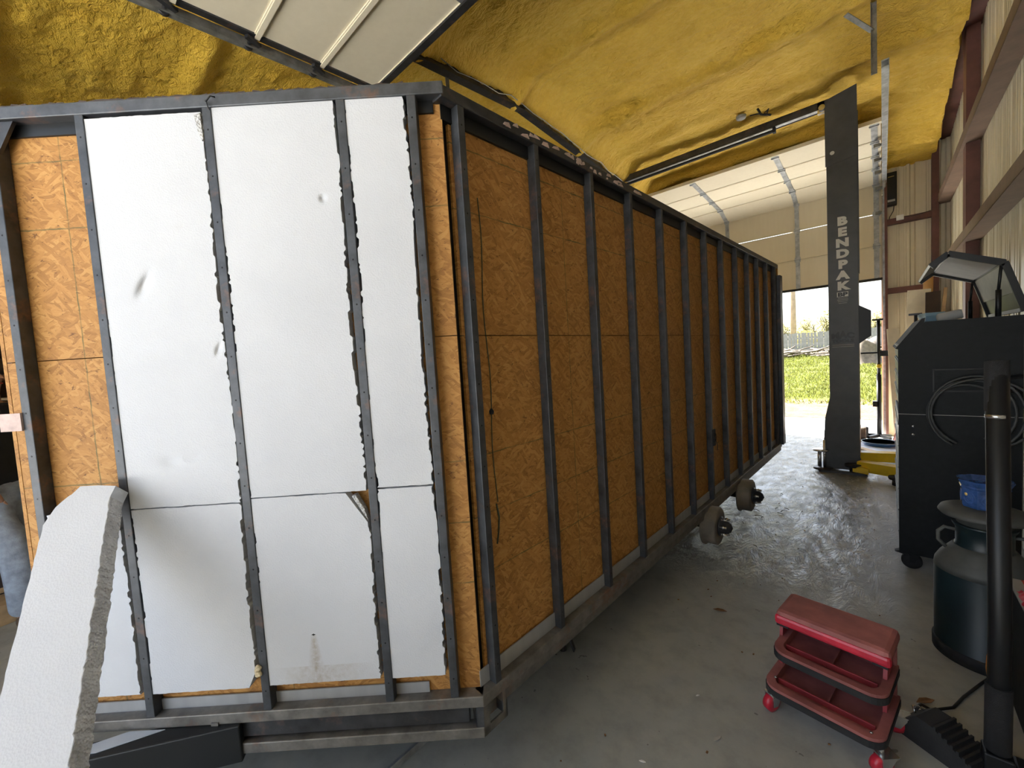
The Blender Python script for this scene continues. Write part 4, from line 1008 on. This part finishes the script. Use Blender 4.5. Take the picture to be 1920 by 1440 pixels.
# goods stored on the far end of the chest
tag(MB().box((-.05, -.08, 0), (.05, .08, .09), .004).box((-.055, -.085, .075), (.055, .085, .10), .004).build('storage_box', 'pale_blue', loc=(.27, 4.42, 1.556), rz=.2), 'small light blue box on the far end of the tool chest', 'box')
m = MB(); m.lathe([(.0, 0), (.03, 0), (.05, .015), (.055, .03), (.055, .20), (.05, .215), (0, .22)], M=Matrix.Translation((.29, 4.30, 1.607)) @ Matrix.Rotation(R(80), 4, 'Y') @ Matrix.Scale(.6, 4), n=24)
tag(m.build('paper_roll', 'white_plastic'), 'white paper roll lying on top of the tool chest', 'paper roll')
CL = thing('bar_clamp', 'dark bar clamp standing up behind the chest front edge', 'clamp', (.19, 4.46, 1.36))
MB().cyl((0, 0, 0), (0, 0, .30), .01, 10).build('bar', 'dark_steel', CL); MB().box((-.04, -.01, .29), (.035, .01, .305)).build('jaw', 'dark_steel', CL)
# charger and outlet on the back wall
CB = thing('wall_charger', 'black wall charger box high on the back wall', 'charger', (.105, 8.335, 3.40))
MB().box((-.06, -.05, 0), (.06, .05, .47), .01).build('case', 'black_paint', CB)
MB().box((-.035, -.053, .40), (.03, -.05, .41)).build('indicator', 'chrome', CB); MB().box((-.04, -.054, .05), (.04, -.05, .08)).build('grille', 'grey_lining', CB)
m = MB(); m.tube([(.03, .0, .0), (.02, -.01, -.08), (-.02, -.01, -.16), (-.03, 0, -.23)], .005, 6); m.build('lead', 'black_rubber', CB)
OB = thing('outlet_box', 'white electrical outlet box on the back wall girt', 'outlet', (.195, 8.285, 3.165))
MB().box((-.04, -.02, 0), (.04, .015, .07), .004).build('box', 'white_plastic', OB)
m = MB(); m.tube([(.04, -.01, .035), (.12, -.012, .02), (.22, -.01, .03), (.31, .0, .045)], .004, 6); m.build('lead', 'black_rubber', OB)
# steel flat bar on the floor under the nose and litter
tag(MB().bar((-1.368, .42, .003), (-1.372, 1.6, .003), .032, .005).bar((-1.353, .42, .014), (-1.357, 1.6, .014), .004, .028).build('angle_bar', 'galvanised'), 'steel angle bar lying on the floor under the trailer nose', 'bar')
def leaf(loc, s, rz, label, mat='dead_leaf', cat='leaf'):
    pts = [(-s, 0), (-.3*s, .35*s), (.4*s, .3*s), (s, 0), (.3*s, -.32*s), (-.4*s, -.28*s)]
    vs = [(x, y, .004+.25*abs(y)) for x, y in pts]+[(x, y, .002+.25*abs(y)) for x, y in pts]+[(0, 0, .006), (0, 0, .001)]
    fs = [(i, (i+1) % 6, 12) for i in range(6)]+[((i+1) % 6+6, i+6, 13) for i in range(6)]+[(i, i+6, (i+1) % 6+6, (i+1) % 6) for i in range(6)]
    o = MB().add(vs, fs).build('dry_leaf' if mat == 'dead_leaf' else 'foam_chip', mat, loc=loc, rz=rz); tag(o, label, cat)
leaf((-.695, 2.394, 0), .035, .3, 'dry brown leaf on the floor between trailer and roller seat')
leaf((-.479, 1.563, 0), .022, 1.2, 'pale grey chip on the floor left of the roller seat', 'grey_lining', 'chip')
leaf((.12, 2.25, 0), .04, .8, 'dry brown leaf between roller seat and chock rope')
leaf((.20, 2.12, 0), .045, 2.1, 'large dry brown leaf behind the wheel chock')
leaf((-.66, 1.30, 0), .012, .4, 'tiny white foam chip nearest the trailer corner', 'white_plastic', 'chip')
leaf((-.60, 1.72, 0), .010, .9, 'tiny white foam chip out on the open floor', 'white_plastic', 'chip')
m = MB(); rnd = random.Random(21)
for k in range(70):
    a = rnd.uniform(0, 6.28); x, y = rnd.uniform(-1.0, .1), rnd.uniform(1.0, 5.5); l = rnd.uniform(.003, .010)
    m.bar((x, y, .002), (x+l*math.cos(a), y+l*math.sin(a), .002), l*.6, .003)
o = m.build('floor_grit', 'dead_leaf'); tag(o, 'scattered grit and crumbs over the concrete floor', 'grit', kind='stuff')
m = MB()
for k in range(16):
    a = rnd.uniform(0, 6.28); x, y = rnd.gauss(-.72, .16), rnd.gauss(4.2, .5); l = rnd.uniform(.02, .07)
    m.tube([(x, y, .006), (x+l*.5*math.cos(a), y+l*.5*math.sin(a), .008+rnd.uniform(0, .006)), (x+l*math.cos(a+.1), y+l*math.sin(a+.1), .006)], .003, 5)
o = m.build('wood_shavings', 'bark'); tag(o, 'shavings and scraps littering the floor by the brake drums', 'scraps', kind='stuff')

# ================================================================== left edge: person, timber rack
rk = thing('timber_rack', 'rough timber rack behind the person at the left edge', 'rack', (-4.75, -.10, 0))
for (x, y) in ((-.2, -.3), (-.2, .5), (.15, -.30), (.15, .5)): MB().box((x-.045, y-.045, 0), (x+.045, y+.045, 2.5)).build('post', 'dark_timber', rk)
MB().box((-.27, -.6, 0), (-.25, .9, 2.5)).build('back_panel', 'dark_timber', rk)  # posts and this added panel are coloured dark for the unlit background
for z in (.10, 1.30, 1.42): MB().box((-.25, -.5, z), (.2, .6, z+.035)).build('shelf_board', 'raw_timber', rk)
tag(MB().box((-.12, -.14, 0), (.12, .14, .13), .004).build('wood_block', 'raw_timber', loc=(-4.30, -.42, 0), rz=.3), 'rough wood block on the floor beside the jeans', 'block')
tag(MB().box((-.02, -.05, 0), (.02, .08, 2.3)).build('leaning_board', 'dark_timber', loc=(-4.5, .25, 0)), 'dark board standing beside the timber rack', 'board')

PE = thing('person', 'person in dark jacket and blue jeans bending at the left edge', 'person', (-3.95, -.295, 0))
e_ = Vector((.737, .675, 0)); fw = Vector((-.675, .737, 0))
def Q(a, b, z): return e_*a+fw*b+Vector((0, 0, z))
def skin(name, verts, edges, radii, mat, root=0, lev=2):
    me = bpy.data.meshes.new(name); me.from_pydata([tuple(v) for v in verts], edges, []); me.update()
    o = bpy.data.objects.new(name, me); link(o, PE); me.materials.append(MATS[mat])
    sk = o.modifiers.new('skin', 'SKIN'); sk.use_smooth_shade = True
    layer = me.skin_vertices[0].data if me.skin_vertices else None
    if layer is None:
        bpy.context.view_layer.objects.active = o; bpy.ops.mesh.customdata_skin_add(); layer = me.skin_vertices[0].data
    for i, r in enumerate(radii):
        layer[i].radius = (r, r) if not isinstance(r, tuple) else r; layer[i].use_root = (i == root)
    ss = o.modifiers.new('subsurf', 'SUBSURF'); ss.levels = lev; ss.render_levels = lev
    return o
pel = Q(-.27, .14, .82); sp = Q(-.30, .14, 1.10); chst = Q(-.30, .14, 1.32); nk = Q(-.27, .14, 1.47); hd = Q(-.24, .14, 1.60); ht = Q(-.25, .14, 1.70)
hipR = Q(-.22, .04, .76); knR = Q(.025, -.01, .49); anR = Q(.005, .0, .085); toR = Q(.15, -.02, .04)
hipL = Q(-.26, .25, .77); knL = Q(-.10, .33, .47); anL = Q(-.24, .34, .085); toL = Q(-.10, .35, .04)
shR = Q(-.25, -.04, 1.38); elR = Q(-.065, -.07, 1.04); wrR = Q(-.14, .0, .92)
shL = Q(-.27, .32, 1.38); elL = Q(-.10, .38, 1.13); wrL = Q(.0, .22, 1.02)
hR = Q(-.145, .05, .83); hL = Q(.05, .18, .98)
V = [pel, sp, chst, nk, hd, ht, hipR, knR, anR, toR, hipL, knL, anL, toL, shR, elR, wrR, hR, shL, elL, wrL, hL]
E_ = [(0, 1), (1, 2), (2, 3), (3, 4), (4, 5), (0, 6), (6, 7), (7, 8), (8, 9), (0, 10), (10, 11), (11, 12), (12, 13), (2, 14), (14, 15), (15, 16), (16, 17), (2, 18), (18, 19), (19, 20), (20, 21)]
Rr = [.08, .10, .12, .055, .095, .08, .065, .055, .04, .035, .065, .055, .04, .035, .06, .042, .03, .035, .06, .042, .03, .035]
# fingers rooted in each palm
for (h, w, base) in ((hR, wrR, 17), (hL, wrL, 21)):
    d = (h-w).normalized(); sd_ = d.cross(Vector((0, 0, 1)) if abs(d.z) < .9 else e_).normalized(); up = sd_.cross(d)
    for k, (off, ln) in enumerate(((-.03, .075), (-.01, .085), (.01, .08), (.028, .065))):
        b = len(V); V += [h+d*.045+sd_*off, h+d*(.045+ln*.5)+sd_*off*1.1-up*.01, h+d*(.045+ln*.9)+sd_*off*1.1-up*.035]
        E_ += [(base, b), (b, b+1), (b+1, b+2)]; Rr += [.010, .009, .008]
    b = len(V); V += [h-sd_*.045+d*.005, h-sd_*.06+d*.04]; E_ += [(base, b), (b, b+1)]; Rr += [.012, .010]
skin('body', V, E_, Rr, 'skin')
skin('jeans', [pel+Vector((0, 0, .01)), hipR.lerp(pel, .25)-Vector((0, 0, .03)), knR, knR.lerp(anR, .5), anR+Vector((0, 0, .02)), hipL.lerp(pel, .25)-Vector((0, 0, .03)), knL, knL.lerp(anL, .5), anL+Vector((0, 0, .02)), pel+Vector((0, 0, .16))],
     [(0, 1), (1, 2), (2, 3), (3, 4), (0, 5), (5, 6), (6, 7), (7, 8), (0, 9)], [.15, .115, .088, .078, .072, .115, .088, .078, .072, .14], 'denim')
skin('jacket', [pel-Vector((0, 0, .04)), sp, chst, nk-Vector((0, 0, .04)), shR, elR, wrR.lerp(elR, .15), shL, elL, wrL.lerp(elL, .15)],
     [(0, 1), (1, 2), (2, 3), (2, 4), (4, 5), (5, 6), (2, 7), (7, 8), (8, 9)], [.175, .165, .16, .075, .09, .068, .05, .09, .068, .05], 'jacket')
for an, to in ((anR, toR), (anL, toL)):
    skin('boot', [an+Vector((0, 0, .05)), an.lerp(to, .1)-Vector((0, 0, .03)), an.lerp(to, .7)-Vector((0, 0, .01)), to], [(0, 1), (1, 2), (2, 3)], [.058, .055, .048, .036], 'boot')
m = MB(); m.lathe([(.0, .115), (.06, .10), (.098, .05), (.105, .0), (.10, -.03), (.09, -.02)], (hd.x-.01, hd.y, hd.z+.04), 28); m.build('hair', 'hair', PE)
m = MB()
fd_ = e_
for s_ in (-1, 1):
    pz_ = hd+fd_*.071+fw*(.033*s_)+Vector((0, 0, .02)); m.lathe([(0, -.012), (.009, -.008), (.012, 0), (.009, .008), (0, .012)], tuple(pz_), 10)
m.build('eye', 'white_plastic', PE)
MB().prism([(.085, -.02), (.12, -.015), (.088, .03)], -.012, .012, Matrix.Translation(hd) @ Matrix.Rotation(R(42.5), 4, 'Z')).build('nose', 'skin', PE)
MB().box((.082, -.025, -.05), (.096, .025, -.042), .003, Matrix.Translation(hd) @ Matrix.Rotation(R(42.5), 4, 'Z')).build('mouth', 'red_paint', PE)
for s_ in (-1, 1):
    MB().lathe([(0, -.03), (.014, -.02), (.02, 0), (.014, .02), (0, .03)], tuple(hd+fw*(.096*s_)), 10).build('ear', 'skin', PE)

# ================================================================== the yard
FE = thing('board_fence', 'weathered grey vertical board fence across the yard', 'fence', (0, 28.5, 0))
PK = MB().prism([(-.068, 0), (.068, 0), (.068, 1.17), (.05, 1.2), (-.05, 1.2), (-.068, 1.17)], -.01, .01).mesh('picket', 'old_fence')
rnd = random.Random(4)
for k in range(110):
    x = -13+.15*k; inst('picket', PK, FE, (x, rnd.uniform(-.008, .008), gz(x, 28.5)-.05+rnd.uniform(-.02, .02)), rot=(rnd.uniform(-.01, .01), rnd.uniform(-.015, .015), 0))
for z in (.25, .85): MB().bar((-13, .03, z+.86), (3.5, .03, z+.86), .04, .09).build('rail', 'old_fence', FE)
for k in range(7): MB().box((-13+2.7*k, .05, .6), (-12.9+2.7*k, .15, 2.0)).build('post', 'old_fence', FE)
UP = MB().tube([(-4.15, 31, .6), (-4.15, 31, 4.5), (-4.13, 31, 9)], [.17, .155, .13], 16).build('utility_pole', 'pole_wood'); tag(UP, 'tan wooden utility pole behind the fence', 'pole')
# grass
vs = []; fs = []; rnd = random.Random(9)
for k in range(42000):
    y = 11.6+16.6*rnd.random()**1.15; x = rnd.uniform(-1.0-.26*y, 1.0+.04*y)
    if y < 12.5 and rnd.random() < .6: continue
    if noise.noise(Vector((x*.9, y*1.6, 3))) < -.28 and rnd.random() < .8: continue
    h = rnd.uniform(.03, .10); a = rnd.uniform(0, 6.28); w = .008+.0006*y; b = len(vs); z = gz(x, y)
    vs += [(x-w*math.cos(a), y-w*math.sin(a), z-.01), (x+w*math.cos(a), y+w*math.sin(a), z-.01), (x+rnd.uniform(-.05, .05), y+rnd.uniform(-.05, .05), z+h)]; fs.append((b, b+1, b+2))
tag(MB().add(vs, fs).build('grass', 'grass_blade'), 'sunlit short green grass covering the yard', 'grass', kind='stuff')
# brush pile and stump
m = MB(); rnd = random.Random(31)
for k in range(150):
    x, y = rnd.uniform(-6.5, .6), rnd.gauss(25.6, .7); z = gz(x, y)+rnd.uniform(0, .3)*(1 if x > -4.3 else .4); a = rnd.uniform(-.6, .6)+(3.14 if rnd.random() < .5 else 0); l = rnd.uniform(.4, 1.6); r = rnd.uniform(.012, .07)
    m.tube([(x, y, z), (x+l*.5*math.cos(a), y+l*.5*math.sin(a), z+rnd.uniform(.0, .15)), (x+l*math.cos(a), y+l*math.sin(a), z+rnd.uniform(-.05, .3))], [r, r*.85, r*.5], 6)
tag(m.build('brush_pile', 'bark'), 'pile of cut branches and logs in front of the fence', 'brush pile', kind='stuff')
vs = []; fs = []; n = 30; ns = 14
for j in range(ns+1):
    u = j/ns; 
    for i in range(n):
        a = 2*math.pi*i/n; r = (.34+.22*(1-u)**3)*(1+.28*noise.noise(Vector((math.cos(a)*1.6, math.sin(a)*1.6, u*1.2))))
        vs.append((r*math.cos(a), r*math.sin(a)*.8, u*(.95+.15*math.sin(a*2))))
for j in range(ns):
    for i in range(n): fs.append((j*n+i, j*n+(i+1) % n, (j+1)*n+(i+1) % n, (j+1)*n+i))
fs.append(tuple(ns*n+i for i in range(n)))
st = MB().add(vs, fs, None, True).build('tree_stump', 'bark'); st.location = (-.42, 21.0, gz(-.42, 21)-.05); tag(st, 'gnarled grey tree stump on the grass right of the lift post', 'stump')
# trees on the horizon, each with its own crown
def tree(x, y, h, r, seed, label, leaf_='tree_leaf', dens=900):
    T = thing('bare_tree' if leaf_ == 'tree_leaf' else 'yellow_bush', label, 'tree', (x, y, .9), 0, 'trees beyond the fence')
    rn = random.Random(seed); m = MB(); m.tube([(0, 0, -.2), (.05, 0, h*.4), (0, .1, h*.7)], [.10, .07, .03], 8)
    for k in range(9):
        a = rn.uniform(0, 6.28); z0 = h*rn.uniform(.25, .6); l = r*rn.uniform(.5, .95); m.tube([(0, 0, z0), (l*.5*math.cos(a), l*.5*math.sin(a), z0+h*.15), (l*math.cos(a), l*math.sin(a), z0+h*.3)], [.045, .03, .012], 6)
    m.build('trunk', 'bark', T)
    vs = []; fs = []
    for k in range(dens):
        d = Vector((rn.gauss(0, 1), rn.gauss(0, 1), rn.gauss(0, 1))).normalized()*rn.random()**.4; s = rn.uniform(.05, .12)
        p = Vector((d.x*r, d.y*r, h*.58+d.z*h*.42)); u = Vector((rn.gauss(0, 1), rn.gauss(0, 1), rn.gauss(0, 1))).normalized(); w = u.orthogonal().normalized(); b = len(vs)
        vs += [p-u*s, p+w*s*.5, p+u*s, p-w*s*.5]; fs.append((b, b+1, b+2, b+3))
    MB().add(vs, fs).build('crown', leaf_, T)
for k, (x, y, h, r, lab) in enumerate(((-8.6, 46, 3.0, .85, 'thin brownish tree far left beyond the fence'), (-6.9, 44, 2.6, .8, 'thin brownish tree just left of the utility pole'), (-5.2, 46, 2.9, .8, 'thin brownish tree just right of the utility pole'),
        (-3.6, 45, 3.3, .8, 'taller brownish tree beyond the fence left of the lift post'), (-1.9, 47, 3.0, .85, 'brownish tree beyond the fence hidden by the lift post'), (-.3, 46, 2.8, .75, 'brownish tree beyond the fence right of the lift post'), (1.5, 48, 3.0, .9, 'brownish tree at the far right beyond the fence'))):
    tree(x, y, h, r, 50+k, lab)
tree(-4.5, 40, 1.5, .9, 77, 'low yellow-leaved bush beyond the fence', 'yellow_leaf', 700)
